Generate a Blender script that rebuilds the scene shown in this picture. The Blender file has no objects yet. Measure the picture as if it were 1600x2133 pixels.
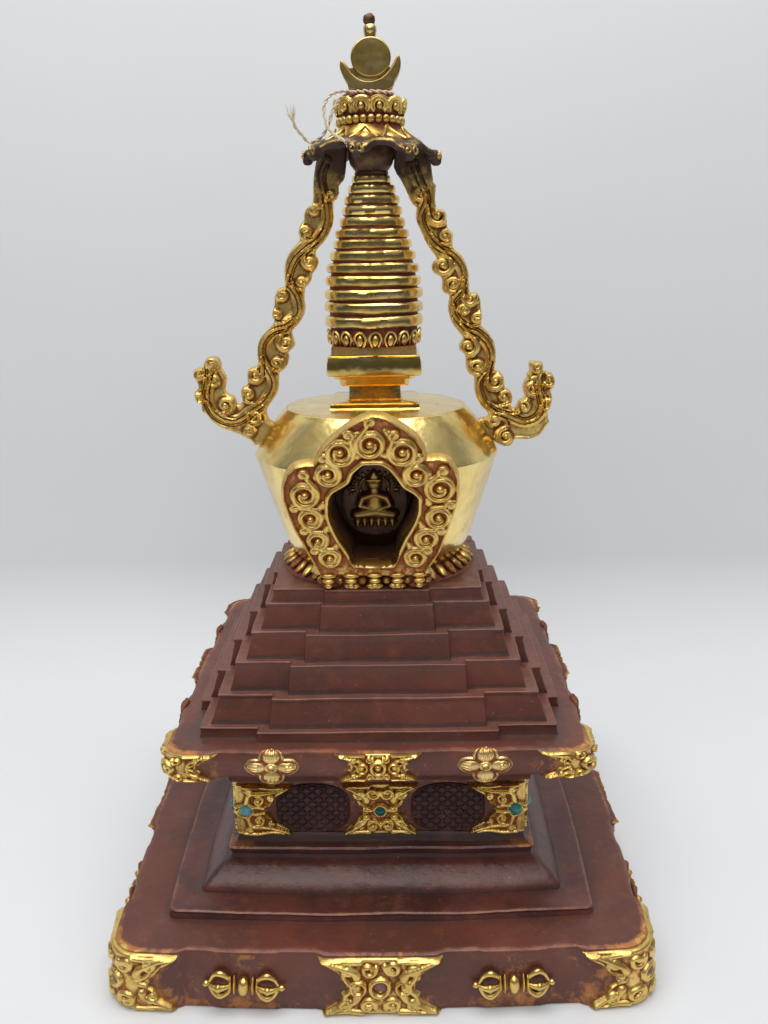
import bpy, math, random
import numpy as np
from mathutils import Matrix, Vector, noise
random.seed(7); np.random.seed(7)
PI = math.pi
S = 0.01                      # everything below is written in centimetres
SC = bpy.context.scene
COL = SC.collection

# ------------------------------------------------------------------ camera
cam_d = bpy.data.cameras.new('camera'); cam = bpy.data.objects.new('camera', cam_d); COL.objects.link(cam)
pit, yaw, rol = (math.radians(a) for a in (15.5203, -0.7455, -0.9695))
Fv = Vector((math.sin(yaw)*math.cos(pit), math.cos(yaw)*math.cos(pit), -math.sin(pit)))
Rv = Vector((math.cos(yaw), -math.sin(yaw), 0)); Uv = Rv.cross(Fv)
R2 = math.cos(rol)*Rv + math.sin(rol)*Uv; U2 = -math.sin(rol)*Rv + math.cos(rol)*Uv
M = Matrix((R2, U2, -Fv)).transposed().to_4x4(); M.translation = Vector((0.768, -38.0427, 26.7619))*S
cam.matrix_world = M
cam_d.sensor_fit = 'VERTICAL'; cam_d.sensor_height = 36; cam_d.sensor_width = 27
cam_d.lens = 36*1910.86/2133; cam_d.clip_start = 0.01; cam_d.clip_end = 50
SC.camera = cam

# ------------------------------------------------------------------ world, lamps, exposure
w = bpy.data.worlds.new('World'); SC.world = w; w.use_nodes = True
wt = w.node_tree; wc = wt.nodes.new('ShaderNodeTexCoord'); ws = wt.nodes.new('ShaderNodeSeparateXYZ'); wt.links.new(wc.outputs['Generated'], ws.inputs[0])
wr = wt.nodes.new('ShaderNodeValToRGB'); wt.links.new(ws.outputs[2], wr.inputs[0])       # room light: dim near the horizon, pale ceiling above
for p_, c_ in ((0.0, (.10, .105, .11, 1)), (.16, (.13, .135, .14, 1)), (.42, (.42, .44, .47, 1)), (1.0, (.62, .66, .72, 1))):
    e_ = wr.color_ramp.elements.new(p_); e_.color = c_
wr.color_ramp.elements.remove(wr.color_ramp.elements[0]); wr.color_ramp.elements.remove(wr.color_ramp.elements[-1])
wt.links.new(wr.outputs[0], wt.nodes['Background'].inputs[0]); wt.nodes['Background'].inputs[1].default_value = 0.54
def area(name, loc, target, sx, sy, power, col):
    d = bpy.data.lights.new(name, 'AREA'); d.shape = 'RECTANGLE'; d.size = sx*S; d.size_y = sy*S
    d.energy = power; d.color = col
    o = bpy.data.objects.new(name, d); COL.objects.link(o); o.location = Vector(loc)*S
    o.rotation_euler = (Vector(target)-Vector(loc)).to_track_quat('-Z', 'Y').to_euler()
    return o
area('softbox_overhead', (0, -14, 100), (0, -6, 0), 100, 50, 5.6, (1.0, 0.98, 0.95))
area('softbox_front', (-15, -72, 100), (0, 0, 10), 110, 40, 3.4, (1.0, 0.98, 0.96))
SC.view_settings.view_transform = 'Standard'; SC.view_settings.look = 'None'
SC.view_settings.exposure = 0.0; SC.view_settings.gamma = 1.0; SC.view_settings.use_curve_mapping = False
SC.cycles.max_bounces = 8; SC.cycles.use_denoising = True

# ------------------------------------------------------------------ materials
class NT:
    def __init__(s, name):
        s.m = bpy.data.materials.new(name); s.m.use_nodes = True; s.t = s.m.node_tree
        s.b = s.t.nodes['Principled BSDF']; tc = s.t.nodes.new('ShaderNodeTexCoord')
        mp = s.t.nodes.new('ShaderNodeMapping'); mp.inputs['Scale'].default_value = (100, 100, 100)
        s.t.links.new(tc.outputs['Object'], mp.inputs['Vector']); s.co = mp.outputs['Vector']
    def L(s, a, b): s.t.links.new(a, b)
    def put(s, sock, v):
        if isinstance(v, (int, float)): sock.default_value = v
        elif isinstance(v, tuple): sock.default_value = v if len(v) == 4 or len(sock.default_value) == 3 else (*v, 1)
        else: s.L(v, sock)
    def noise(s, scale, detail=4, rough=.55, dist=0, stretch=None, ofs=0):
        n = s.t.nodes.new('ShaderNodeTexNoise'); n.inputs['Scale'].default_value = scale
        n.inputs['Detail'].default_value = detail; n.inputs['Roughness'].default_value = rough
        n.inputs['Distortion'].default_value = dist; co = s.co
        if stretch or ofs:
            m = s.t.nodes.new('ShaderNodeMapping'); m.inputs['Scale'].default_value = stretch or (1, 1, 1)
            m.inputs['Location'].default_value = (ofs, ofs*.7, ofs*.3); s.L(co, m.inputs['Vector']); co = m.outputs['Vector']
        s.L(co, n.inputs['Vector']); return n.outputs['Fac']
    def ramp(s, v, a, b, lo=0., hi=1.):
        n = s.t.nodes.new('ShaderNodeMapRange'); n.interpolation_type = 'SMOOTHSTEP'
        for k, x in ((0, v), (1, a), (2, b), (3, lo), (4, hi)): s.put(n.inputs[k], x)
        return n.outputs[0]
    def math(s, op, a, b=0., clamp=False):
        n = s.t.nodes.new('ShaderNodeMath'); n.operation = op; n.use_clamp = clamp
        s.put(n.inputs[0], a); s.put(n.inputs[1], b); return n.outputs[0]
    def mix(s, f, a, b):
        n = s.t.nodes.new('ShaderNodeMix'); n.data_type = 'RGBA'
        s.put(n.inputs[0], f); s.put(n.inputs[6], a); s.put(n.inputs[7], b); return n.outputs[2]
    def attr(s, name):
        n = s.t.nodes.new('ShaderNodeAttribute'); n.attribute_name = name; return n.outputs['Fac']
    def z(s):
        n = s.t.nodes.new('ShaderNodeSeparateXYZ'); s.L(s.co, n.inputs[0]); return n.outputs[2]
    def bump(s, h, strength=.3, dist=.0003, prev=None):
        n = s.t.nodes.new('ShaderNodeBump'); n.inputs['Strength'].default_value = strength
        n.inputs['Distance'].default_value = dist; s.L(h, n.inputs['Height'])
        if prev is not None: s.L(prev, n.inputs['Normal'])
        return n.outputs[0]
    def out(s, color=None, rough=None, metal=None, normal=None, **kw):
        if color is not None: s.put(s.b.inputs['Base Color'], color)
        if rough is not None: s.put(s.b.inputs['Roughness'], rough)
        if metal is not None: s.put(s.b.inputs['Metallic'], metal)
        if normal is not None: s.L(normal, s.b.inputs['Normal'])
        for k, v in kw.items(): s.put(s.b.inputs[k.replace('_', ' ')], v)
        return s.m

GOLD = (0.88, 0.63, 0.20); PALE = (0.97, 0.82, 0.45); DEEP = (0.60, 0.38, 0.10); RED = (0.22, 0.055, 0.028)
RUST = (0.36, 0.105, 0.035); DARK = (0.055, 0.033, 0.026)
def gold_relief(name, lo=.18, hi=.55, bright=GOLD, recess=RED, rust=RUST, rough=.25, wear=.35, top_dark=False, tread_light=0.0):
    n = NT(name); r = n.attr('relief'); nz = n.noise(3.2, 5, .6); nf = n.noise(14, 4, .6, ofs=3)
    r2 = n.math('ADD', r, n.math('MULTIPLY', n.math('SUBTRACT', nz, .5), wear))
    r2 = n.math('ADD', r2, n.math('MULTIPLY', n.math('SUBTRACT', nf, .5), wear*.6))
    f = n.ramp(r2, lo, hi)
    rc = n.mix(n.ramp(n.noise(2.2, 3, ofs=9), .4, .65), recess, rust)
    g = n.mix(n.ramp(n.noise(1.3, 4, ofs=5), .35, .7), bright, n.mix(.5, bright, DEEP))
    g = n.mix(n.ramp(n.noise(1.7, 5, .65, .5, ofs=17), .48, .72, 0, .6), g, (0.46, 0.25, 0.09))
    c = n.mix(f, rc, g)
    met = n.ramp(r2, lo-.12, hi-.1, .25, 1.)
    ro = n.math('ADD', n.ramp(f, 0, 1, .5, rough), n.math('MULTIPLY', nf, .14))
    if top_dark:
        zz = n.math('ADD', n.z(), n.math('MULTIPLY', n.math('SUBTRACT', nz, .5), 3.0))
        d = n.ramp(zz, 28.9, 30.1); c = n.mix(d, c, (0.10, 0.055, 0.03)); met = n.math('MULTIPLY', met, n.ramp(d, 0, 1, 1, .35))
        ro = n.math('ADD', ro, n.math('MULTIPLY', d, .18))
    b = n.bump(n.noise(22, 3, .6), .35, .00025)
    return n.out(c, ro, met, b)
def gold_plain(name, bright=GOLD, red=.25, rough=.22, stretch=(1, 1, 6), z0=None, seam=0.3):
    n = NT(name); a = n.noise(1.1, 5, .6, .6, ofs=2); f1 = n.noise(9, 5, .65, ofs=7)
    st = n.noise(6, 3, .6, stretch=stretch)
    m = n.math('ADD', n.math('MULTIPLY', a, .6), n.math('MULTIPLY', f1, .4))
    d = n.ramp(m, .66-red*.35, .74-red*.22)
    g = n.mix(n.ramp(a, .3, .7), bright, n.mix(.45, bright, DEEP))
    g = n.mix(n.ramp(n.noise(.8, 3, ofs=13), .5, .66, 0, .3), g, PALE)
    c = n.mix(n.math('MULTIPLY', d, .75), g, (0.42, 0.17, 0.07))
    e = n.attr('wear'); e2 = n.ramp(n.math('ADD', e, n.math('MULTIPLY', n.math('SUBTRACT', f1, .5), .6)), .4, .75)
    c = n.mix(e2, c, RED)
    met = n.math('SUBTRACT', 1., n.math('MAXIMUM', n.math('MULTIPLY', d, .3), n.math('MULTIPLY', e2, .75)))
    ro = n.math('ADD', n.math('ADD', rough-.09, n.math('MULTIPLY', st, .12)), n.math('MAXIMUM', n.math('MULTIPLY', d, .2), n.math('MULTIPLY', e2, .25)))
    b = n.bump(st, .05, .0003); b = n.bump(n.noise(1.2, 2, ofs=20), .25, .0012, b)
    return n.out(c, ro, met, b)
def copper(name, base=(0.165, 0.048, 0.031), dark=(0.115, 0.038, 0.026), warm=(0.215, 0.065, 0.028), rough=.36, spec=.5, g0=0.):
    n = NT(name); a = n.noise(.35, 5, .6, .5); b_ = n.noise(1.7, 5, .6, ofs=4); f = n.noise(30, 3, .6, ofs=8)
    c = n.mix(n.ramp(a, .36, .62), base, dark); c = n.mix(n.ramp(b_, .52, .74, 0, .6), c, warm)
    c = n.mix(n.ramp(n.noise(.8, 4, .6, ofs=31), .55, .72, 0, .45), c, (0.19, 0.080, 0.065))
    e = n.math('ADD', n.attr('wear'), n.math('MULTIPLY', n.math('SUBTRACT', b_, .5), 1.1))
    c = n.mix(n.ramp(e, .35, .9, 0, .75), c, (0.34, 0.13, 0.06))
    gl = n.math('ADD', n.attr('gilt'), g0); g2 = n.math('ADD', gl, n.math('MULTIPLY', n.math('SUBTRACT', n.noise(2.1, 6, .7, .8, ofs=15), .5), 1.5))
    g3 = n.ramp(g2, .5, .85, 0, .85); c = n.mix(g3, c, (0.50, 0.20, 0.055)); g4 = n.ramp(g2, .85, 1.15); c = n.mix(g4, c, GOLD)
    c = n.mix(n.math('MULTIPLY', n.attr('tread_light'), n.ramp(b_, .25, .7, .25, .6)), c, (0.25, 0.110, 0.080)); crevice_dark = n.attr('crevice_dark'); c = n.mix(n.ramp(n.math('ADD', crevice_dark, n.math('MULTIPLY', n.math('SUBTRACT', f, .5), .5)), .4, .9, 0, .6), c, (0.05, 0.035, 0.032))  # overhead light painted onto the treads, then darkening in the creases
    sp = n.ramp(n.noise(7, 2, .5, ofs=40), .735, .76); c = n.mix(n.math('MULTIPLY', sp, .6), c, (0.30, 0.20, 0.17))
    st = n.noise(5, 4, .6, stretch=(.5, .5, 7), ofs=2)
    ro = n.math('ADD', rough-.1, n.math('ADD', n.math('MULTIPLY', st, .16), n.math('MULTIPLY', b_, .12)))
    met = n.math('ADD', .12, n.math('ADD', n.math('MULTIPLY', g3, .3), n.math('MULTIPLY', g4, .5)), True)
    bb = n.bump(n.noise(40, 2), .14, .0002); bb = n.bump(n.noise(1.4, 3, ofs=6), .3, .0012, bb); bb = n.bump(st, .14, .0004, bb)
    return n.out(c, ro, met, bb, **{'Specular IOR Level': spec})
MAT = {}
MAT['orn'] = gold_relief('gilt_ornament', .22, .52, wear=.6)
MAT['die'] = gold_relief('gilt_ornament_bright', .16, .42, bright=(0.95, 0.68, 0.20), wear=.3, rough=.2)
MAT['plaque'] = gold_relief('gilt_plaque', .21, .49, bright=(0.88, 0.62, 0.20), recess=(0.33, 0.085, 0.03), rust=(0.45, 0.17, 0.045), wear=.75, rough=.24)
MAT['garland'] = gold_relief('gilt_garland', .19, .45, bright=(0.88, 0.62, 0.20), recess=(0.17, 0.065, 0.025), rust=(0.26, 0.10, 0.03), wear=.45, rough=.24, top_dark=True)
MAT['dome'] = gold_plain('gilt_dome', (1.0, 0.77, 0.29), .22, .24, (2, 2, .4))
MAT['gold'] = gold_plain('gilt_metal', (0.88, 0.65, 0.19), .08, .2)
MAT['ring'] = gold_plain('gilt_ring', (0.97, 0.72, 0.25), .28, .25)
MAT['finial'] = gold_plain('gilt_finial', (0.50, 0.36, 0.12), .12, .33, (9, 9, .6))
MAT['copper'] = copper('lacquered_copper')
MAT['copper2'] = copper('lacquered_copper_dark', (0.150, 0.046, 0.036), (0.080, 0.029, 0.024), (0.20, 0.056, 0.034), .27, .6)
MAT['flower'] = gold_relief('pale_gilt', .3, .58, bright=(0.92, 0.69, 0.30), wear=.45, rough=.3)
MAT['worn'] = gold_relief('worn_ornament', .62, 1.0, bright=(0.70, 0.42, 0.12), recess=(0.14, 0.045, 0.028), rust=(0.26, 0.085, 0.03), wear=.8, rough=.34)
MAT['core'] = copper('red_lacquer', (0.26, 0.06, 0.035), (0.13, 0.035, 0.022), (0.32, 0.09, 0.04), .5, .3, .42)
def simple(name, c1, c2, scale, rough, metal=0., bump=.2):
    n = NT(name); a = n.noise(scale, 5, .6, .4)
    return n.out(n.mix(n.ramp(a, .35, .65), c1, c2), rough, metal, n.bump(n.noise(scale*3, 4), bump, .0004))
MAT['bronze'] = simple('aged_bronze', (0.075, 0.040, 0.024), (0.16, 0.085, 0.035), 3, .42, .55, .5)
MAT['inside'] = simple('dark_interior', (0.11, 0.045, 0.026), (0.16, 0.075, 0.035), 2, .5, .3, .3)
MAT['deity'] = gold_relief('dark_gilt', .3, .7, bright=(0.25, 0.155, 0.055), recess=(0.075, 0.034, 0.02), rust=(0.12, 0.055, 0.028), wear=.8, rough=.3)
MAT['turq'] = simple('turquoise', (0.055, 0.34, 0.36), (0.03, 0.20, 0.20), 5, .16, 0, .1)
MAT['turqp'] = simple('pale_turquoise', (0.22, 0.52, 0.60), (0.10, 0.38, 0.44), 5, .2, 0, .1)
MAT['turqd'] = simple('green_turquoise', (0.02, 0.20, 0.17), (0.01, 0.10, 0.09), 5, .15, 0, .1)
MAT['boss'] = simple('tarnished_socket', (0.30, 0.14, 0.10), (0.16, 0.06, 0.045), 6, .4, .4, .4)
MAT['string'] = simple('cotton_string', (0.84, 0.74, 0.58), (0.66, 0.54, 0.38), 20, .9, 0, .4)
MAT['paper'] = None
n = NT('white_paper'); pc = n.mix(n.ramp(n.noise(.05, 3), .3, .7), (0.792, 0.814, 0.842), (0.775, 0.798, 0.828))
pc = n.mix(n.ramp(n.noise(1.9, 2, .5, ofs=50), .80, .83, 0, .35), pc, (0.45, 0.44, 0.43))      # a few specks of lint
MAT['paper'] = n.out(pc, .75, 0., n.bump(n.noise(9, 4, .6), .10, .0003), **{'Specular IOR Level': .25})

# ------------------------------------------------------------------ mesh helpers
def link(name, V, F, mat, parent=None, attrs=None, smooth=True, angle=40):
    me = bpy.data.meshes.new(name); me.from_pydata([tuple(v) for v in (np.asarray(V, float)*S)], [], F)
    for k, a in (attrs or {}).items():
        at = me.attributes.new(k, 'FLOAT', 'POINT'); at.data.foreach_set('value', np.asarray(a, np.float32))
    if smooth:
        me.shade_smooth(); me.set_sharp_from_angle(angle=math.radians(angle))
    me.materials.append(mat); me.update()
    o = bpy.data.objects.new(name, me); COL.objects.link(o)
    if parent is not None: o.parent = parent
    return o
def dup(o, rz=0, parent=None, mirror=False):
    c = o.copy(); COL.objects.link(c); c.parent = parent or o.parent
    c.rotation_euler.z = o.rotation_euler.z + rz
    return c
def fnoise(V, amp, scale, seed=0):
    V = np.asarray(V, float); o = Vector((seed*3.1, seed*1.7, seed))
    return np.array([V[i] + amp*np.array(noise.noise_vector(Vector(V[i])*scale+o)) for i in range(len(V))])
class MB:
    def __init__(s): s.V = []; s.F = []; s.A = []; s.n = 0
    def add(s, V, F, rel=1.0):
        V = np.asarray(V, float); s.V.append(V); s.F += [tuple(i+s.n for i in f) for f in F]
        s.A.append(np.full(len(V), rel) if np.isscalar(rel) else np.asarray(rel, float)); s.n += len(V)
    def grid(s, P, closed_u=False, closed_v=False, rel=1.0):      # P: nu x nv x 3
        nu, nv = P.shape[:2]; F = []
        for i in range(nu-(0 if closed_u else 1)):
            for j in range(nv-(0 if closed_v else 1)):
                a, b = i, (i+1) % nu; c, d = j, (j+1) % nv
                F.append((a*nv+c, b*nv+c, b*nv+d, a*nv+d))
        s.add(P.reshape(-1, 3), F, rel if np.isscalar(rel) else np.asarray(rel).reshape(-1))
    def ball(s, c, r, R=None, rel=1.0, nu=14, nv=9, p=1.0):
        r = np.array(r if hasattr(r, '__len__') else (r, r, r), float)
        th = np.linspace(0, 2*PI, nu, endpoint=False); ph = np.linspace(.04, PI-.04, nv)
        T, Ph = np.meshgrid(th, ph); q = np.stack([np.sin(Ph)*np.cos(T), np.sin(Ph)*np.sin(T), np.cos(Ph)], -1)
        if p != 1.0: q = np.sign(q)*np.abs(q)**p
        q = q*r
        if R is not None: q = q @ np.array(R).T
        n0 = s.n; s.grid(q+np.array(c), closed_v=True, rel=rel)
        s.F += [tuple(n0+i for i in range(nu))[::-1], tuple(n0+(nv-1)*nu+i for i in range(nu))]
    def tube(s, pts, rad, nseg=8, rel=1.0, flat=None):
        P = np.array(pts, float); n = len(P); rad = np.full(n, rad) if np.isscalar(rad) else np.array(rad, float)
        T = np.gradient(P, axis=0); T /= np.linalg.norm(T, axis=1)[:, None]+1e-9
        up = np.array([0, 1, 0.]) if abs(T[0][1]) < .9 else np.array([1., 0, 0]); rows = []
        for i in range(n):
            a = up-T[i]*np.dot(up, T[i]); a /= np.linalg.norm(a)+1e-9; b = np.cross(T[i], a); up = a
            th = np.linspace(0, 2*PI, nseg, endpoint=False)
            k = 1.0 if flat is None else flat
            rows.append(P[i]+rad[i]*(np.cos(th)[:, None]*a*k+np.sin(th)[:, None]*b))
        n0 = s.n; s.grid(np.array(rows), closed_v=True, rel=rel)
        s.F += [tuple(n0+i for i in range(nseg))[::-1], tuple(n0+(n-1)*nseg+i for i in range(nseg))]
    def lathe(s, prof, n=96, wob=0., cap=True, rel=1.0, rfun=None, cen=(0, 0)):
        th = np.linspace(0, 2*PI, n, endpoint=False); rows = []
        for r, z in prof:
            rr = r*np.ones(n) if rfun is None else r*rfun(th)
            rows.append(np.stack([cen[0]+rr*np.cos(th), cen[1]+rr*np.sin(th), np.full(n, z)], -1))
        n0 = s.n; relv = rel if np.isscalar(rel) else np.repeat(np.asarray(rel, float)[:, None], n, 1)
        s.grid(np.array(rows), closed_v=True, rel=relv)
        if cap: s.F += [tuple(n0+i for i in range(n))[::-1], tuple(n0+(len(prof)-1)*n+i for i in range(n))]
    def build(s, name, mat, parent=None, attr='relief', amp=0, nscale=1, seed=0, **k):
        V = np.concatenate(s.V)
        if amp: V = fnoise(V, amp, nscale, seed)
        return link(name, V, s.F, mat, parent, {attr: np.concatenate(s.A)}, **k)
def catmull(P, m=6):
    P = np.array(P, float); Q = np.vstack([2*P[0]-P[1], P, 2*P[-1]-P[-2]]); o = []
    for i in range(1, len(Q)-2):
        for t in np.linspace(0, 1, m, endpoint=False):
            a, b, c, d = Q[i-1:i+3]
            o.append(.5*((2*b)+(-a+c)*t+(2*a-5*b+4*c-d)*t*t+(-a+3*b-3*c+d)*t**3))
    o.append(P[-1]); return np.array(o)
def loft(name, rows, mat, parent, path, attrs, cap=True, amp=.02, nscale=.6, seed=0, flutter=0.):
    """rows: list of args for path(); attrs: name -> value per row"""
    P = np.array([path(*r) for r in rows]); nr, n = P.shape[:2]; mb = MB(); mb.grid(P, closed_v=True)
    F = list(mb.F); V = P.reshape(-1, 3)
    if cap: F += [tuple(range(n))[::-1], tuple((nr-1)*n+i for i in range(n))]
    A = {}
    for k, v in attrs.items():
        v = np.array(v, float)
        A[k] = (np.repeat(v[:, None], n, 1) if v.ndim == 1 else v).reshape(-1)
    V = fnoise(V, amp, nscale, seed)
    if flutter: V = fnoise(V, flutter, 2.6, seed+5)
    return link(name, V, F, mat, parent, A, angle=32)
# rounded, slightly bowed square outline; t runs along the outline, centred on the front side
def per(h, r, bow, t):
    t = np.asarray(t, float); Ls = 2*(h-r)+r*PI/2; k = np.floor((t+Ls/2)/Ls); u = t-k*Ls
    a = np.clip((np.abs(u)-(h-r))/r, 0, PI/4); sg = np.sign(u); us = np.clip(u, -(h-r), h-r)
    x = us+sg*r*np.sin(a); bw = bow*(1-(x/h)**2); y = -(h-r)-r*np.cos(a)-bw
    nx = sg*np.sin(a)+2*bow*x/h**2*np.cos(a); ny = -np.cos(a); l = np.hypot(nx, ny); nx, ny = nx/l, ny/l
    c, s_ = np.cos(k*PI/2), np.sin(k*PI/2)
    return c*x-s_*y, s_*x+c*y, c*nx-s_*ny, s_*nx+c*ny
def plen(h, r): return 2*(h-r)+r*PI/2
def bulge(t, Ls, B):
    """the sheet swells behind each mount: B = [(centre, half width, amount)], centre 'c' is the corner"""
    u = (t+Ls/2) % Ls-Ls/2; o = np.zeros_like(u)
    for c, w_, a in B:
        d = Ls/2-np.abs(u) if c == 'c' else np.abs(u-c)
        q = np.clip((w_-d)/.35, 0, 1); o = np.maximum(o, a*q*q*(3-2*q))
    return o
def rsq(h, z, r, bow=0., n=96, B=None, k=1.):
    Ls = plen(h, r); t = np.concatenate([k*Ls+np.linspace(-Ls/2, Ls/2, n, endpoint=False) for k in range(4)])
    x, y, nx, ny = per(h, r, bow, t)
    if B: b = bulge(t, Ls, B)*k; x, y = x+nx*b, y+ny*b
    return np.stack([x, y, np.full(len(x), z)], -1)
def facemap(h0, h1, z0, H, r, bow, tc=0., rf=.15, B=None):
    """(t, s, offset) on the wall of a slab, bending over its upper edge"""
    def f(P, d):
        t = P[:, 0]+tc; s = P[:, 1]; b = np.clip((s-(H-rf))/rf, 0, PI/2); over = np.clip(s-(H-rf)-rf*PI/2, 0, None)
        zz = np.clip(s, -.5, H-rf); hh = h0+(h1-h0)*zz/H
        x, y, nx, ny = per(h0, r, bow, t*plen(h0, r)/plen(h0, r))
        if B: hh = hh+bulge(t, plen(h0, r), B)
        off = (hh-h0)-rf*(1-np.cos(b))-over+d*np.cos(b); z = z0+zz+rf*np.sin(b)*(s > H-rf)+d*np.sin(b)
        return np.stack([x+nx*off, y+ny*off, z], -1)
    return f
# ------------------------------------------------------------------ relief plates
def segdist(X, poly, closed=True):
    A = poly; B = np.roll(poly, -1, 0) if closed else poly[1:]; A = A if closed else A[:-1]
    best = np.full(len(X), 1e9); near = np.zeros_like(X)
    for a, b in zip(A, B):
        d = b-a; L = d@d
        if L < 1e-12: continue
        t = np.clip(((X-a)@d)/L, 0, 1); q = a+t[:, None]*d; dd = ((X-q)**2).sum(1); m = dd < best
        best[m] = dd[m]; near[m] = q[m]
    return np.sqrt(best), near
def inside(X, poly):
    r = np.zeros(len(X), bool); x, y = X[:, 0], X[:, 1]; B = np.roll(poly, -1, 0)
    for (x0, y0), (x1, y1) in zip(poly, B):
        if y0 == y1: continue
        r ^= ((y0 > y) != (y1 > y)) & (x < (x1-x0)*(y-y0)/(y1-y0)+x0)
    return r
def spiral(cx, cy, r, d, a0, turns=1.25, rin=.22, n=30, p=.85):
    q = np.linspace(0, 1, n); a = a0+d*2*PI*turns*q; rr = r*(1-(1-rin)*q**p)
    return np.stack([cx+rr*np.cos(a), cy+rr*np.sin(a)], -1)
def relief(name, outline, strokes, mapf, mat, parent, cell=.035, T=.1, edge=.15, hole=None, extra=None, back=-.05,
           rim=0., rimpos=.08, rimw=.05, double=False, t0=.0, ampref=.15, bg=.3, kc=5., side=.5, erel=.62, smooth=True, angle=50, amp=0, seed=0):
    out = np.array(outline, float); lo = out.min(0)-cell; hi = out.max(0)+cell
    xs = np.arange(lo[0], hi[0]+cell, cell); ys = np.arange(lo[1], hi[1]+cell, cell)
    X = np.stack(np.meshgrid(xs, ys, indexing='ij'), -1); nu, nv = X.shape[:2]; X = X.reshape(-1, 2)
    sd, near = segdist(X, out); sd = np.where(inside(X, out), sd, -sd)
    if hole is not None:
        ho = np.array(hole, float); s2, n2 = segdist(X, ho); s2 = np.where(inside(X, ho), -s2, s2)
        m = s2 < sd; sd = np.where(m, s2, sd); near[m] = n2[m]
    keep = sd > -cell*.72; snap = keep & (sd < cell*.28); X[snap] = near[snap]; sd = np.where(snap, 0, sd)
    q = np.clip(sd/edge, 0, 1); H = T*np.sqrt(1-(1-q)**2); base = H.copy()
    if rim: H = H+rim*np.exp(-((sd-rimpos)/rimw)**2)
    hh = np.zeros(len(X))
    for st in strokes:
        pts, rad, am = st[:3]; pts = np.array(pts, float); rad = np.full(len(pts), rad) if np.isscalar(rad) else np.array(rad, float)
        rm = rad.max(); a, b = pts.min(0)-rm, pts.max(0)+rm
        idx = np.where(keep & (X[:, 0] > a[0]) & (X[:, 0] < b[0]) & (X[:, 1] > a[1]) & (X[:, 1] < b[1]))[0]
        if not len(idx): continue
        Y = X[idx]
        # nearest point on the polyline, radius interpolated
        bd = np.full(len(Y), 9.)
        for i in range(max(1, len(pts)-1)):
            p0 = pts[i]; p1 = pts[min(i+1, len(pts)-1)]; d = p1-p0; L = d@d
            t = np.clip(((Y-p0)@d)/L, 0, 1) if L > 1e-12 else np.zeros(len(Y))
            dd = np.linalg.norm(Y-(p0+t[:, None]*d), axis=1)/(rad[i]+(rad[min(i+1, len(pts)-1)]-rad[i])*t+1e-6)
            bd = np.minimum(bd, dd)
        v = am*np.sqrt(np.clip(1-bd**2, 0, 1)); hh[idx] = np.where(am > 0, np.maximum(hh[idx], v), np.minimum(hh[idx], v)) if am > 0 else hh[idx]+v
    if extra is not None: hh = extra(X, sd, hh)
    fade = np.clip(sd/(edge*.6), 0, 1); H = H+hh*fade
    def blur(a, k):
        a = np.pad(a, k, mode='edge'); c = np.cumsum(np.pad(a, ((1, 0), (0, 0))), 0); a = (c[2*k+1:]-c[:-2*k-1])/(2*k+1)
        c = np.cumsum(np.pad(a, ((0, 0), (1, 0))), 1); return (c[:, 2*k+1:]-c[:, :-2*k-1])/(2*k+1)
    kk = max(1, int(round(.09/cell))); mk = keep.reshape(nu, nv).astype(float); Hg = (np.where(keep, H, 0)).reshape(nu, nv)
    av = blur(blur(Hg, kk), kk)/np.maximum(blur(blur(mk, kk), kk), 1e-3)
    rel = np.clip(bg+(1-bg)*hh*fade/ampref*.6+kc*(H-av.reshape(-1)), 0, 1)
    rel = np.where(sd < cell*1.2, np.maximum(rel, erel), rel)
    idm = -np.ones(len(X), int); F = []; keep2 = np.zeros(len(X), bool); K = keep.reshape(nu, nv)
    sdg = sd.reshape(nu, nv)
    quads = []
    for i, j in zip(*np.where(K[:-1, :-1] & K[1:, :-1] & K[1:, 1:] & K[:-1, 1:])):
        a = (i*nv+j, (i+1)*nv+j, (i+1)*nv+j+1, i*nv+j+1)
        if sd[list(a)].max() <= 0: continue
        quads.append(a)
    used = np.unique(np.array(quads)); idm[used] = np.arange(len(used)); Q = idm[np.array(quads)]
    P = X[used]; Hh = H[used]; r_ = rel[used]; N = len(used)
    top = mapf(P, Hh+t0)
    F = [tuple(int(k) for k in q) for q in Q]
    E = {}
    for q in F:
        for k in range(4):
            e = (q[k], q[(k+1) % 4]); E[e] = 1
    bnd = [e for e in E if (e[1], e[0]) not in E]
    if double:
        bot = mapf(P, -(Hh*.6+t0)); F += [tuple(i+N for i in q[::-1]) for q in F[:]]
        F += [(b, a, a+N, b+N) for a, b in bnd]; V = np.vstack([top, bot]); rr = np.r_[r_, r_]
    else:
        bv = sorted({v for e in bnd for v in e}); mp = {v: N+i for i, v in enumerate(bv)}
        bot = mapf(P[bv], np.full(len(bv), back)); F += [(b, a, mp[a], mp[b]) for a, b in bnd]
        V = np.vstack([top, bot]); rr = np.r_[r_, np.full(len(bv), side)]
    if amp: V = fnoise(V, amp, 1.2, seed)
    return link(name, V, F, mat, parent, {'relief': rr}, angle=angle)
def jitter(st, seed, a=.03):
    rg = random.Random(seed); o = []
    for p, r, am in st:
        p = np.array(p, float); k = 1+rg.uniform(-.12, .12); o.append((p+np.array([rg.uniform(-a, a), rg.uniform(-a, a)])+a*np.sin(p[:, ::-1]*3.1+rg.uniform(0, 6)), np.array(r)*k, am*(1+rg.uniform(-.25, .1))))
    return o

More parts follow.
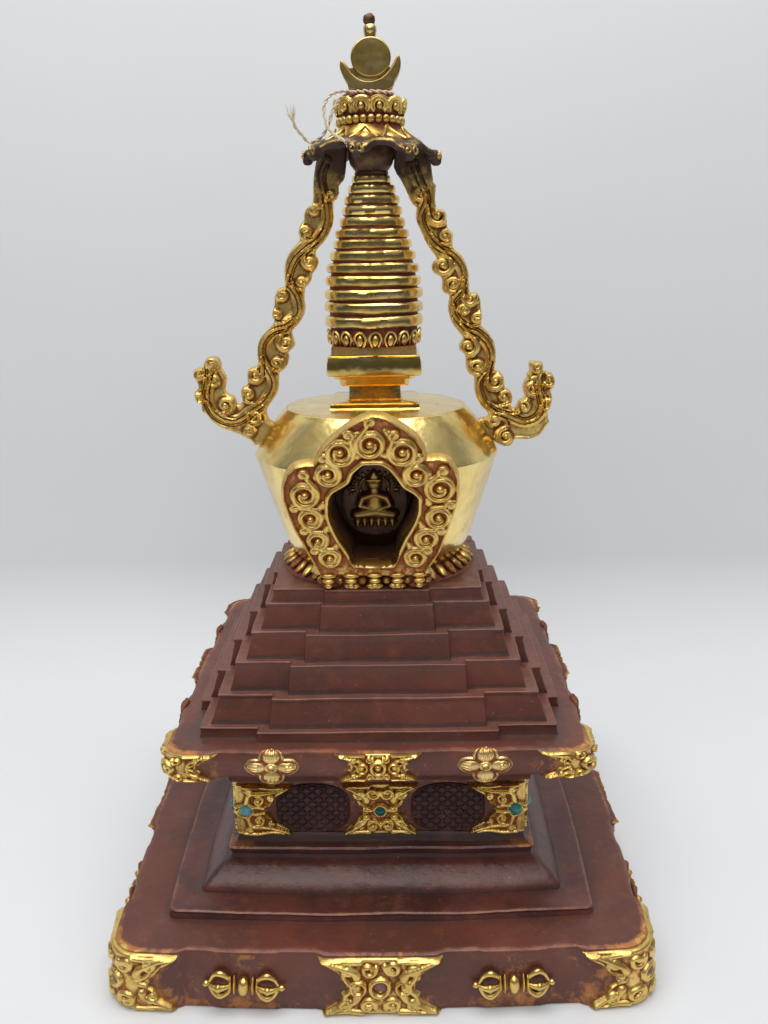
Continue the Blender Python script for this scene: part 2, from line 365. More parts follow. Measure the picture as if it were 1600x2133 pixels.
# traced outlines, in centimetres in the plane of each piece
GR_OUT = [(.95,31.0),(2.3,30.75),(2.32,30.4),(2.37,30.03),(2.42,29.57),(2.53,29.42),(2.5,29.01),(2.56,28.58),(2.77,28.55),(2.94,28.34),(2.96,27.87),(3.15,27.66),(3.18,27.45),(3.16,27.19),(3.24,27.03),(3.51,26.82),(3.73,26.44),(3.84,26.01),(3.85,25.42),(4.02,25.34),(4.13,25.37),(4.3,25.09),(4.33,24.77),(4.36,24.55),(4.39,24.33),(4.34,24.03),(4.59,23.78),(4.82,23.44),(4.94,23.0),(4.95,22.55),(4.9,22.27),(5.13,22.16),(5.3,21.93),(5.35,21.53),(5.54,21.41),(5.67,21.13),(5.63,20.84),(5.58,20.75),(5.69,20.64),(5.84,20.72),(5.92,20.95),(6.11,21.06),(6.2,21.15),(6.1,21.4),(6.13,21.69),(6.26,21.91),(6.25,22.05),(6.37,22.19),(6.35,22.56),(6.87,22.53),(6.9,22.24),(7.08,22.13),(7.28,22.07),(7.41,21.78),(7.38,21.5),(7.24,21.33),(7.33,21.04),(7.26,20.64),(7.16,20.47),(7.19,20.12),(7.24,20.04),(7.06,19.78),(6.81,19.43),(6.33,19.32),(5.87,19.36),(5.7,19.1),(5.47,19.04),(5.24,19.1),(5.0,19.22),(4.65,19.58),(4.24,20.17),(4.58,20.28),(4.67,20.39),(4.64,20.51),(4.41,20.74),(4.2,21.09),(4.1,21.49),(4.08,21.95),(3.88,22.06),(3.74,22.35),(3.74,22.68),(3.68,22.93),(3.48,23.08),(3.48,23.35),(3.62,23.52),(3.56,23.66),(3.25,24.02),(3.05,24.41),(3.0,24.84),(3.07,25.25),(2.89,25.33),(2.75,25.5),(2.75,25.87),(2.64,26.03),(2.44,26.14),(2.36,26.36),(2.42,26.57),(2.55,26.67),(2.47,26.83),(2.15,27.26),(1.93,27.73),(1.74,28.2),(1.76,28.61),(1.64,28.72),(1.51,28.93),(1.35,29.29),(1.14,29.7),(0.87,30.15)]
GR_STEM = [(1.62,30.14),(1.83,29.53),(2.1,28.92),(1.93,28.41),(1.96,27.99),(2.26,27.41),(2.69,26.99),(3.13,26.77),(3.52,26.34),(3.63,25.86),(3.49,25.43),(3.19,25.11),(3.11,24.79),(3.25,24.35),(3.7,23.9),(4.2,23.7),(4.6,23.34),(4.78,22.89),(4.67,22.44),(4.39,22.05),(4.22,21.77),(4.29,21.32),(4.58,20.8),(4.98,20.5),(5.56,20.26),(6.14,20.02),(6.65,20.19),(6.92,20.65),(6.79,21.17),(6.66,21.74)]
GR_CURL = [(1.94,29.07,0.285,1),(2.61,28.32,0.353,1),(2.88,27.53,0.273,1),(2.77,26.4,0.353,-1),(3.19,25.68,0.313,-1),(3.88,25.13,0.273,1),(3.64,24.64,0.216,-1),(4.15,24.31,0.239,1),(3.82,23.21,0.353,-1),(4.19,22.39,0.33,-1),(4.96,21.79,0.342,1),(5.33,21.13,0.296,1),(6.15,20.72,0.296,-1),(6.49,21.48,0.296,-1),(7.16,21.81,0.239,1),(7.06,20.82,0.239,1),(4.93,20.19,0.285,1),(5.41,19.48,0.353,1),(6.62,22.27,0.239,1)]
GL_OUT = [(-0.9,31.0),(-2.1,30.9),(-2.12,30.51),(-2.18,30.18),(-2.21,30.0),(-2.25,29.74),(-2.29,29.35),(-2.32,28.86),(-2.48,28.76),(-2.62,28.61),(-2.68,28.45),(-2.7,28.21),(-2.86,28.03),(-2.94,27.79),(-2.91,27.55),(-2.94,27.42),(-3.21,27.16),(-3.44,26.81),(-3.54,26.47),(-3.56,26.06),(-3.55,25.7),(-3.55,25.69),(-3.76,25.66),(-3.9,25.51),(-3.99,25.29),(-4.02,25.0),(-4.1,24.78),(-4.14,24.52),(-4.05,24.3),(-4.33,24.0),(-4.61,23.71),(-4.77,23.33),(-4.81,23.03),(-4.79,22.61),(-4.98,22.52),(-5.18,22.43),(-5.28,22.16),(-5.27,21.86),(-5.33,21.76),(-5.49,21.7),(-5.58,21.51),(-5.56,21.28),(-5.53,21.08),(-5.61,20.99),(-5.75,20.97),(-5.8,21.17),(-5.9,21.32),(-6.13,21.44),(-6.22,21.6),(-6.13,22.02),(-6.2,22.22),(-6.34,22.45),(-6.34,22.68),(-6.46,22.91),(-6.69,22.96),(-6.9,22.88),(-7.03,22.65),(-7.06,22.53),(-7.3,22.5),(-7.48,22.35),(-7.5,22.12),(-7.36,21.89),(-7.32,21.65),(-7.48,21.5),(-7.48,21.27),(-7.36,21.03),(-7.23,20.99),(-7.25,20.72),(-7.04,20.56),(-6.9,20.32),(-6.57,20.04),(-5.99,19.79),(-5.54,19.59),(-5.23,19.39),(-5.1,19.22),(-4.64,19.38),(-4.19,19.81),(-4.29,20.2),(-4.44,20.29),(-4.53,20.52),(-4.53,20.76),(-4.37,20.99),(-4.12,21.34),(-4.0,21.72),(-3.96,22.22),(-3.76,22.37),(-3.58,22.6),(-3.5,22.94),(-3.54,23.05),(-3.3,23.27),(-3.25,23.46),(-3.34,23.73),(-3.35,23.95),(-3.07,24.21),(-2.83,24.57),(-2.76,24.91),(-2.8,25.2),(-2.75,25.49),(-2.74,25.58),(-2.56,25.77),(-2.46,25.99),(-2.43,26.18),(-2.29,26.34),(-2.17,26.58),(-2.17,26.77),(-2.25,26.9),(-2.23,27.09),(-1.97,27.33),(-1.74,27.64),(-1.59,27.96),(-1.51,28.3),(-1.51,28.85),(-1.37,28.98),(-1.27,29.21),(-1.27,29.47),(-1.1,29.67),(-1.01,29.98)]
GL_STEM = [(-1.76,30.35),(-2.0,29.87),(-1.91,29.22),(-1.77,28.56),(-1.78,28.04),(-2.08,27.51),(-2.65,27.18),(-3.08,26.81),(-3.33,26.33),(-3.4,25.84),(-3.19,25.56),(-3.03,25.17),(-3.05,24.62),(-3.53,24.18),(-4.11,23.96),(-4.51,23.52),(-4.62,22.95),(-4.41,22.46),(-4.2,21.99),(-4.26,21.53),(-4.56,21.03),(-5.08,20.69),(-5.73,20.3),(-6.35,20.39),(-6.79,20.79),(-6.95,21.38),(-6.83,21.96),(-6.76,22.42)]
GL_CURL = [(-2.24,28.55,0.174,1),(-2.6,27.74,0.246,-1),(-2.53,26.64,0.246,1),(-2.87,25.83,0.246,1),(-1.64,29.11,0.174,1),(-3.64,25.36,0.239,1),(-3.93,24.55,0.232,-1),(-3.6,23.47,0.309,1),(-4.02,22.64,0.262,1),(-4.94,22.2,0.301,-1),(-5.26,21.39,0.278,-1),(-6.23,20.98,0.328,1),(-5.04,20.47,0.301,1),(-5.34,19.86,0.239,-1),(-6.7,21.92,0.239,-1),(-7.25,22.27,0.212,-1),(-7.27,21.29,0.201,-1),(-6.71,22.7,0.239,1)]
PL_OUT = [(-0.04,7.28),(-0.45,7.11),(-0.92,6.83),(-1.41,6.42),(-1.86,5.95),(-2.07,5.58),(-2.18,5.37),(-2.42,5.37),(-2.86,5.27),(-3.22,4.95),(-3.43,4.4),(-3.45,3.83),(-3.3,3.2),(-3.1,2.49),(-2.88,2.01),(-2.62,1.34),(-2.39,0.78),(-2.21,0.37),(1.87,0.27),(2.05,0.65),(2.48,1.44),(2.72,2.22),(2.95,2.98),(3.13,3.78),(3.14,4.57),(3.01,5.01),(2.76,5.4),(2.37,5.54),(1.94,5.52),(1.85,5.89),(1.56,6.37),(1.05,6.8),(0.54,7.14),(0.21,7.25)]
PL_IN = [(0.02,5.25),(-0.36,5.23),(-0.71,4.91),(-0.87,4.52),(-1.17,4.3),(-1.47,4.11),(-1.63,3.86),(-1.69,3.17),(-1.54,2.58),(-1.36,2.11),(-1.12,1.68),(-0.98,1.37),(-0.79,0.97),(0.59,0.95),(0.85,1.59),(1.06,2.13),(1.36,2.71),(1.54,3.24),(1.56,3.81),(1.37,4.04),(1.03,4.27),(0.88,4.49),(0.74,4.72),(0.5,5.05),(0.26,5.22)]
PL_CURL = [(-0.12,6.08,0.521,1,-0.08,6.97),(-1.2,5.76,0.507,-1,-0.89,6.47),(-1.68,4.87,0.458,-1,-1.83,5.55),(-2.58,4.02,0.507,-1,-2.6,4.88),(-2.42,3.01,0.444,-1,-2.98,3.48),(-2.2,2.03,0.396,-1,-2.67,2.48),(-1.78,1.23,0.41,-1,-2.32,1.58),(1.04,5.75,0.507,1,0.76,6.44),(1.54,4.82,0.444,1,1.63,5.5),(2.41,4.22,0.531,1,2.53,4.96),(2.38,2.99,0.458,1,2.82,3.53),(1.92,2.05,0.425,1,2.46,2.4),(1.51,1.21,0.41,1,1.97,1.51)]
CRES = [(-1.08,33.97),(-1.11,33.69),(-0.99,33.37),(-0.83,33.09),(-0.66,32.89),(0.69,32.86),(0.96,33.18),(1.13,33.49),(1.2,33.81),(1.12,34.11),(0.97,33.93),(0.83,33.7),(0.66,33.5),(0.39,33.31),(0.02,33.22),(-0.34,33.28),(-0.64,33.49),(-0.81,33.73),(-0.96,33.89)]
DISC = [(0.04,34.05),(-0.69,34.06),(0.82,34.03),(0.05,34.69),(0.04,34.97),(0.03,35.35),(-0.22,34.97),(-0.19,35.36)]
STR1 = [(-0.59,32.61),(-1.0,32.65),(-1.39,32.55),(-1.63,32.26),(-1.67,31.93),(-1.56,31.49),(-1.31,31.18),(-1.04,31.01),(-0.87,30.93)]
STR2 = [(-0.75,32.63),(-1.09,32.43),(-1.35,32.08),(-1.51,31.64),(-1.77,31.19),(-2.07,31.0),(-2.3,30.97),(-2.56,31.24),(-2.77,31.49),(-2.88,31.8)]

# ------------------------------------------------------------------ setting: white paper sweep
def sweep():
    prof = [(-160, 0), (15, 0)]
    for a in np.linspace(0, 88, 30)[1:]:
        prof.append((15+7*math.sin(math.radians(a)), 7*(1-math.cos(math.radians(a)))))
    prof.append((prof[-1][0]+5, 190)); xs = np.linspace(-170, 170, 60); mb = MB()
    mb.grid(np.array([[(x, y, z) for x in xs] for y, z in prof])); o = mb.build('backdrop', MAT['paper'], angle=60)
    o['kind'] = 'structure'; return o
sweep()

# ------------------------------------------------------------------ the stupa
ST = bpy.data.objects.new('stupa', None); COL.objects.link(ST); ST.empty_display_size = .05
ST['label'] = 'gilt and dark red copper stupa with stepped base, golden dome and ringed spire'
ST['category'] = 'stupa'

def scroll_strokes(A, B, boss=.4, side=.28, tips=True, dens=1.0):
    """four-fold scrollwork inside |x|<A, |y|<B"""
    o = []; w = .115*min(1.15, B/1.15)
    for sx in (-1, 1):
        for sy in (-1, 1):
            m = lambda L: [(sx*x*A, sy*y*B) for x, y in L]
            o.append((catmull(m([(.36, .34), (.42, .52), (.58, .66), (.76, .82), (.97, .95)]), 6), np.linspace(1.5, .45, 25)*w, .16))
            o.append((catmull(m([(.30, .90), (.50, .88), (.72, .91), (.95, .96)]), 6), np.linspace(.9, .5, 19)*w, .11))
            for cx, cy, r, d, a0 in ((.19, .66, .21, 1, 2.9), (.52, .62, .17, -1, .6)):
                s = spiral(0, 0, r*B*1.2, d, a0, 1.05, .38); s = np.stack([sx*(s[:, 0]+cx*A), sy*(s[:, 1]+cy*B)], -1)
                o.append((s, np.linspace(.95, .65, 30)*w, .15)); o.append(([(sx*cx*A, sy*cy*B)], w*.9, .15))
            o.append((catmull(m([(.60, .50), (.55, .30), (.47, .14), (.36, .05)]), 5), np.linspace(.5, 1.1, 16)*w, .13))
    th = np.linspace(0, 2*PI, 28)
    for cx, r in [(0, boss)]+([(-side*2.55, side), (side*2.55, side)] if side else []):
        o.append((np.stack([cx+r*.78*np.cos(th), r*.78*np.sin(th)], -1), .09*r/.36, .19)); o.append(([(cx, 0)], r*.42, .16))
    return o
def saltire(A, B, waist, top=1.0, asym=0.96, wav=.03):
    R = [(A*.0, B*1.0), (A*.55, B*1.0), (A*1.0, B*.97), (A*.93, B*.78), (A*.80, B*.62), (A*.70, B*.50), (A*.64, B*.36), (A*(waist+.08), B*.22),
         (A*(waist-.02), B*.10), (A*waist, 0), (A*(waist-.02), -B*.10), (A*(waist+.08), -B*.22), (A*.62, -B*.36), (A*.70*asym, -B*.52),
         (A*.82*asym, -B*.66), (A*.93*asym, -B*.80), (A*asym, -B*.98), (A*.5, -B), (0, -B)]
    return R+[(-x, y) for x, y in R[-2:0:-1]]
def shift(L, dy): return [(x, y+dy) for x, y in L]
def sstrokes(L, dy): return [(np.array(p, float)+np.array([0, dy]), r, a) for p, r, a in L]
def worn(o):                           # the mounts on the sides and the back have lost most of their gilding
    o.material_slots[0].link = 'OBJECT'; o.material_slots[0].material = MAT['worn']; return o
def around(o, n=4, parent=None):
    c = [dup(o, k*PI/2, parent) for k in range(1, n)]
    if o.name.split('.')[0] in ('center_ornament', 'vajra', 'flower'): [worn(x) for x in c]
    return [o]+c

# ---- lower plinth
def tri(v, a, b): return np.clip((v-a)/(b-a), 0, 1)
H2 = 2.42; R2_ = .82; BOW2 = .38
BU2 = [(0, 2.35, .17), ('c', 2.45, .17), (-4.95, 1.35, .07), (4.85, 1.35, .07)]
rows = [(9.80, 0.0, .75, BOW2), (9.92, .05, R2_, BOW2), (9.95, .4, R2_, BOW2), (9.88, 1.2, R2_, BOW2), (9.82, 2.0, R2_, BOW2), (9.80, 2.27, R2_, BOW2), (9.76, 2.37, R2_, BOW2),
        (9.66, 2.42, .8, BOW2), (9.5, 2.42, .75, BOW2), (9.2, 2.40, .7, BOW2*.95), (8.8, 2.37, .7, BOW2*.9), (8.3, 2.34, .4, BOW2*.85), (8.05, 2.33, .3, BOW2*.8), (7.6, 2.33, .3, BOW2*.8)]
rows = [q+(96, BU2, float(np.clip((q[0]-9.0)/.55, 0, 1))) for q in rows]
def plinth_attrs(rows, h, cl, zt):
    """gilt smears round the corners and under the ornaments, wear along the rim"""
    n = len(rsq(*rows[0])); g = np.zeros((len(rows), n)); wv = np.zeros(len(rows)); crevice_dark = np.zeros(len(rows))
    for i, r in enumerate(rows):
        P = rsq(*r); a = np.minimum(np.abs(P[:, 0]), np.abs(P[:, 1])); c = tri(a, h-cl*1.5, h-.5)
        outer = r[0] > h-.30
        g[i] = c*(.75 if outer else .32 if r[0] > h-.7 else .04)+(np.exp(-(a/1.9)**2)*.55 if outer else 0)+(.34 if r[1] < zt*.3 else .12 if outer else 0)
        if outer: g[i] = g[i]+np.exp(-((a-h*.5)/1.3)**2)*(.42 if r[1] < zt-.1 else .15)
        wv[i] = .55 if abs(r[1]-zt) < .12 and outer else 0
    crevice_dark[-3:] = .7  # innermost rows coloured darker
    return {'gilt': g, 'wear': wv, 'crevice_dark': crevice_dark}
lp = loft('lower_plinth', rows, MAT['copper'], ST, rsq, plinth_attrs(rows, 9.85, 2.6, H2), amp=.035, nscale=.35, seed=1)
fm = lambda tc, d=.0: facemap(9.95, 9.80, 0.0, 2.42, R2_, BOW2, tc, .12, BU2)
Ls2 = plen(9.95, R2_)
A = 2.30; B = 1.15; cy = 1.17
o = relief('center_ornament', shift(saltire(A, B, .56), cy), sstrokes(jitter(scroll_strokes(A, B, .44, .33), 5), cy), fm(0), MAT['orn'], lp,
           cell=.035, T=.07, edge=.10, back=-.12, rim=.02, rimpos=.07, rimw=.05, bg=.5)
around(o)
A = 2.45
for k, sgn in ((1, 1), (2, -1)):      # hand-cut: the left and the right corner differ
    oc = relief('corner_ornament', shift(saltire(A, B*1.0, .46+.03*k, asym=.82+.05*k), cy), sstrokes(jitter(scroll_strokes(A, B, .36, 0), 40+k, .05), cy), fm(sgn*Ls2/2), MAT['orn'], lp,
                cell=.035, T=.08, edge=.12, back=-.12, rim=.02, rimpos=.07, rimw=.05, bg=.48, seed=k)
    worn(dup(oc, PI))
def boss(name, P, N, r, mat, parent, sq=.6):
    mb = MB(); z = Vector(N).normalized(); R = np.array(z.to_track_quat('Z', 'Y').to_matrix()); mb.ball(P, (r, r, r*sq), R, nu=18, nv=10)
    return mb.build(name, mat, parent, angle=80)
def pt(h0, r, bow, t, z, off):
    x, y, nx, ny = per(h0, r, bow, np.array([t])); return (x[0]+nx[0]*off, y[0]+ny[0]*off, z), (nx[0], ny[0], 0)
for tt, nm in ((0, 'socket'), (Ls2/2, 'socket')):
    p, nn = pt(9.92, R2_, BOW2, tt, 1.23, .25); b = boss(nm, p, nn, .25, MAT['boss'], lp, .5); around(b)
p, nn = pt(9.92, R2_, BOW2, 0, 1.3, .42); bg = boss('turquoise_gem', p, nn, .27, MAT['turqd'], lp, .7); bg.rotation_euler.z = -PI/2

def vajra_mesh(k=0):
    mb = MB(); rng = random.Random(11+k)
    def T(x, u, v): return (x, -u, v)
    mb.ball((0, -.12, 0), (.20, .26, .36), p=.8, rel=1)
    for s in (-1, 1):
        mb.ball((s*.34, -.08, 0), (.07, .2, .42), rel=.9); mb.ball((s*.50, -.08, 0), (.07, .2, .36), rel=.8)
        w = 1+.08*rng.uniform(-1, 1)
        for v in (-1, 1):
            P = catmull([T(s*.5, .05, v*.10), T(s*.60, .12, v*.34*w), T(s*.85, .14, v*.50*w), T(s*1.10, .12, v*.38), T(s*1.27, .12, v*.10)], 6)
            mb.tube(P, np.interp(np.linspace(0, 1, len(P)), [0, .5, 1], [.06, .12, .05]), 8, rel=.8)
        P = catmull([T(s*.5, .14, 0), T(s*.70, .26, 0), T(s*.9, .30, 0.0), T(s*1.1, .26, 0), T(s*1.3, .12, 0)], 5)
        mb.tube(P, np.interp(np.linspace(0, 1, len(P)), [0, .4, .5, .6, 1], [.07, .13, .17, .13, .06]), 8, rel=1)
        mb.ball((s*1.40, -.10, 0), (.13, .12, .11), rel=1)
    th = np.linspace(0, 2*PI, 40); nv = len(mb.V)
    return mb
def place_vajra(k, x, z, rot):
    mb = vajra_mesh(k); V = np.concatenate(mb.V); c, s = math.cos(rot), math.sin(rot)
    X = V[:, 0]*c-V[:, 2]*s; Z = V[:, 0]*s+V[:, 2]*c
    px, py, nx, ny = per(9.97, R2_, BOW2, X+x); off = -V[:, 1]
    W = np.stack([px+nx*off, py+ny*off, Z+z], -1); W = fnoise(W, .02, 2.5, k)
    return link('vajra', W, mb.F, MAT['orn'], lp, {'relief': np.clip(.2+off*2.6, 0, 1)}, angle=50)
# raised ground behind each vajra
for x, z, rot, k in ((-5.02, 1.14, -.05, 0), (4.85, 1.16, .01, 1)):
    th = np.linspace(0, 2*PI, 48, endpoint=False); rr = 1+.13*np.cos(2*th)-.05*np.cos(4*th)
    v = place_vajra(k, x, z, rot); around(v, 4, lp)

# ---- stepped moulding between plinth and throne block
mo = [(8.22, 2.26, .25, .30), (8.20, 2.36, .25, .30), (8.13, 2.52, .25, .30), (8.15, 2.60, .25, .30), (8.10, 2.645, .2, .30), (8.0, 2.65, .2, .3), (7.6, 2.62, .2, .26), (7.25, 2.62, .2, .22),
      (7.12, 2.64, .2, .2), (7.10, 2.72, .2, .18), (7.02, 2.86, .2, .18), (6.86, 3.02, .2, .16), (6.68, 3.18, .2, .15), (6.46, 3.34, .2, .12), (6.32, 3.44, .18, .12), (6.22, 3.46, .18, .12), (6.12, 3.50, .15, .1),
      (6.06, 3.62, .12, .1), (6.10, 3.78, .12, .1), (6.14, 3.90, .12, .1), (6.08, 3.97, .12, .1), (5.98, 3.99, .1, .08), (5.86, 4.05, .1, .06), (5.78, 4.2, .1, .05), (5.74, 4.4, .1, .05)]
crevice_dark = [.9, .5, 0, 0, 0, 0, 0, .6, .8, .3]+[0]*5+[.2, .8, .8, .2, 0, 0, .6, .9, .9, .9]  # darker along the foot and in the recessed grooves
wear = [0, 0, .3, .6, .7, .3, 0, 0, 0, .1, .1, .1, .15, .25, .3, .1, 0, 0, .2, .45, .4, .2, 0, 0, 0]
n0 = len(rsq(*mo[0])); gl = np.zeros((len(mo), n0)); 
for i in (19, 20, 21, 22):
    P = rsq(*mo[i]); gl[i] = tri(np.minimum(abs(P[:, 0]), abs(P[:, 1])), 3.2, 5.8)*.75
mould = loft('base_moulding', mo, MAT['copper2'], ST, rsq, {'wear': wear, 'crevice_dark': crevice_dark, 'gilt': gl}, amp=.04, nscale=.4, seed=2, flutter=.012)

# ---- throne block with gilt scroll panels and lattice
HD = 5.72; RD = .12
tb = [(HD, 4.2, RD, 0), (HD, 4.32, RD, 0), (HD+.02, 5.5, RD, 0), (HD, 6.75, RD, 0), (HD+.25, 6.85, RD, 0), (HD+.35, 7.3, RD, 0), (HD+.7, 7.7, RD, 0), (HD+.9, 8.25, RD, 0)]
throne = loft('throne_block', tb, MAT['copper'], ST, rsq, {'wear': [0]*8, 'crevice_dark': [.8, .5, 0, .3, .5, .6, .6, .6], 'gilt': [.5, .55, .5, .55, .3, 0, 0, 0]}, amp=.02, seed=4)  # coloured darker at the foot and up the cornice
fd = lambda tc: facemap(HD, HD, 4.28, 2.9, RD, 0, tc, .05)
LsD = plen(HD, RD); A = 1.55; B = 1.15; cy = 1.18
def curlset(L, w, am): 
    o = []
    for cx, cy_, r, d, a0 in L:
        s = spiral(cx, cy_, r, d, a0, 1.2, .3); o.append((s, np.linspace(w, w*.7, 30), am)); o.append(([(cx, cy_)], w*1.2, am*1.1))
    return o
def petal(ang, r0, r1, w, am): 
    a = np.array([math.cos(ang), math.sin(ang)]); return ([a*r0, a*(r0*.5+r1*.5), a*r1], [w*.6, w, w*.7], am)
st = scroll_strokes(A, B, .30, 0)+[petal(0, .34, .62, .16, .17), petal(PI, .34, .62, .16, .17)]
oo = relief('center_scroll_panel', shift(saltire(A, B, .50, asym=1.0), cy), sstrokes(st, cy), fd(0), MAT['die'], throne, cell=.03, T=.10, edge=.10, rim=.02, rimpos=.05, rimw=.04, bg=.38); around(oo)
A = 2.25
def corner_strokes(A, B):
    o = []
    for sx in (-1, 1):
        for sy in (-1, 1):
            m = lambda L: [(sx*x*A, sy*y*B) for x, y in L]
            o.append((catmull(m([(.16, .30), (.22, .62), (.42, .66), (.62, .72), (.95, .92)]), 6), np.linspace(.12, .05, 25), .14))
            o.append((catmull(m([(.10, .90), (.35, .92), (.60, .86), (.80, .90)]), 6), np.linspace(.08, .06, 19), .12))
            o.append((catmull(m([(.12, .05), (.3, .14), (.48, .10), (.58, .28)]), 6), np.linspace(.08, .06, 19), .13))
            for cx, cy_, r, d, a0 in ((.36, .38, .24, -1, 1.9), (.60, .50, .14, 1, 2.2), (.20, .78, .13, 1, 3.2)):
                s = spiral(0, 0, r, d, a0, 1.15, .3); s = np.stack([sx*(s[:, 0]+cx*A), sy*(s[:, 1]+cy_*B)], -1)
                o.append((s, np.linspace(.075, .055, 30), .14)); o.append(([(sx*cx*A, sy*cy_*B)], .09, .15))
    th = np.linspace(0, 2*PI, 24)
    for sx in (-1, 1): o.append((np.stack([sx*.30+.30*np.cos(th), .30*np.sin(th)], -1), .06, .12))
    return o
oo = relief('corner_scroll_panel', shift(saltire(A, B, .52, asym=.98), cy), sstrokes(corner_strokes(A, B), cy), fd(LsD/2), MAT['die'], throne, cell=.03, T=.10, edge=.10, rim=.02, rimpos=.05, rimw=.04, bg=.38); around(oo)
def lat(X, sd, hh):
    a = (X[:, 0]-2.70)*1.0; b = X[:, 1]; s1 = np.abs(np.sin((a+b*1.15)*PI/.46)); s2 = np.abs(np.sin((a-b*1.15)*PI/.46))
    return .07*np.minimum(np.clip(s1*2.2, 0, 1), np.clip(s2*2.2, 0, 1))*(sd > .07)
th = np.linspace(0, 2*PI, 48, endpoint=False)
def sup(c, p): return math.copysign(abs(c)**p, c)
MAT['lat'] = copper('lattice_lacquer', (0.075, 0.026, 0.022), (0.045, 0.018, 0.016), (0.16, 0.05, 0.025), .42, .45)
for x in (-2.70, 2.70):
    pan = [(x+1.50*sup(math.cos(t), 1.0), 1.2+1.13*sup(math.sin(t), .62)) for t in th]
    ex = (lambda X, sd, hh, x=x: .07*np.minimum(np.clip(np.abs(np.sin((X[:, 0]-x+X[:, 1]*1.15)*PI/.46))*2.2, 0, 1), np.clip(np.abs(np.sin((X[:, 0]-x-X[:, 1]*1.15)*PI/.46))*2.2, 0, 1))*(sd > .10))
    oo = relief('lattice_panel', pan, [], fd(0), MAT['lat'], throne, cell=.03, T=.03, edge=.06, extra=ex, rim=.05, rimpos=.06, rimw=.04); around(oo)
for t_, m_, z_, nm in ((0, 'turqd', 5.46, 'turquoise_gem'), (-LsD/2+.32, 'turqp', 5.52, 'turquoise_gem'), (LsD/2-.30, 'turq', 5.48, 'turquoise_gem')):
    p, nn = pt(HD, RD, 0, t_, z_, .17); b = boss(nm, p, nn, .25, MAT[m_], throne, .8); around(b)
    mb = MB(); R = np.array(Vector(nn).to_track_quat('Z', 'Y').to_matrix()); q = np.linspace(0, 2*PI, 25)
    ring = np.stack([.27*np.cos(q), .27*np.sin(q), np.zeros(25)-.04], -1) @ R.T+np.array(p); mb.tube(ring, .05, 6); around(mb.build('gem_collar', MAT['die'], throne))

# ---- upper plinth
H1 = 1.12; Z1 = 8.16; R1 = .62; BOW1 = .10
BU1 = [(0, 1.65, .11), ('c', 1.8, .12), (-3.93, .95, .07), (3.95, .95, .07)]
rows = [(7.2, 8.20, .4, 0), (7.7, 8.18, .5, 0), (7.76, 8.20, .55, BOW1), (7.80, 8.28, R1, BOW1), (7.84, 8.7, R1, BOW1), (7.84, 9.14, R1, BOW1), (7.79, 9.23, R1, BOW1), (7.68, 9.28, .58, BOW1), (7.5, 9.28, .5, BOW1), (7.2, 9.27, .5, BOW1), (6.9, 9.26, .4, .05), (6.4, 9.26, .3, 0)]
rows = [q+(96, BU1, float(np.clip((q[0]-7.2)/.4, 0, 1))) for q in rows]
at = plinth_attrs(rows, 7.85, 1.9, 9.28); at['gilt'][:3] *= .5
up = loft('upper_plinth', rows, MAT['copper'], ST, rsq, at, amp=.03, nscale=.4, seed=6)
fu = lambda tc: facemap(7.84, 7.84, Z1, H1, R1, BOW1, tc, .10, BU1)
Ls1 = plen(7.84, R1); B = .545; cy = .55; A = 1.68
sq = [(np.array(p)*1.0, r, a) for p, r, a in scroll_strokes(A, B, .32, .23)]
around(relief('center_ornament', shift(saltire(A, B, .62, asym=.88), cy), sstrokes(sq, cy), fu(0), MAT['orn'], up, cell=.028, T=.05, edge=.08, back=-.1, rim=.015, rimpos=.05, rimw=.035, bg=.5))
A = 1.85
for k, sgn in ((1, 1), (2, -1)):
    oc = relief('corner_ornament', shift(saltire(A, B*.98, .46+.04*k, asym=.98-.06*k), cy), sstrokes(jitter(scroll_strokes(A, B, .28, 0), 60+k, .035), cy), fu(sgn*Ls1/2), MAT['orn'], up,
                cell=.028, T=.06, edge=.08, back=-.1, rim=.015, rimpos=.05, rimw=.035, bg=.48)
    worn(dup(oc, PI))
for tt in (0, Ls1/2):
    p, nn = pt(7.85, R1, BOW1, tt, Z1+.58, .16); b = boss('socket', p, nn, .17, MAT['boss'], up, .5); bs = around(b)
p, nn = pt(7.85, R1, BOW1, 0, Z1+.62, .30); bg = boss('turquoise_gem', p, nn, .22, MAT['turq'], up, .7); bg.rotation_euler.z = PI/2
def flower(x):
    q = np.linspace(0, 2*PI, 72, endpoint=False); r = .66+.36*np.abs(np.cos(2*q))**.8
    out_ = [(x+rr*math.cos(a)*1.02, cy+rr*math.sin(a)*.72) for a, rr in zip(q, r)]
    def ex(X, sd, hh):
        u = (X[:, 0]-x)/1.02; v = (X[:, 1]-cy)/.72; h = np.zeros(len(X))
        for k in range(4):
            a = k*PI/2; p_ = u*math.cos(a)+v*math.sin(a); s_ = -u*math.sin(a)+v*math.cos(a)
            d = ((p_-.55)/.36)**2+(s_/.31)**2; g = .12*np.sqrt(np.clip(1-d, 0, 1))
            g = g-np.where((d < .75) & (p_ > .50), .035*(np.sin(s_*42+p_*4) > .1), 0); h = np.maximum(h, g)
        rr = np.hypot(u, v); h = np.maximum(h, .20*np.sqrt(np.clip(1-(rr/.27)**2, 0, 1))-.10*(rr < .09)-.03*(abs(rr-.17) < .03))
        return h
    return relief('flower', out_, [], fu(0), MAT['flower'], up, cell=.025, T=.04, edge=.08, extra=ex, back=-.12, rim=.05, rimpos=.06, rimw=.045, ampref=.10, bg=.36)
for x in (-3.93, 3.95): around(flower(x))

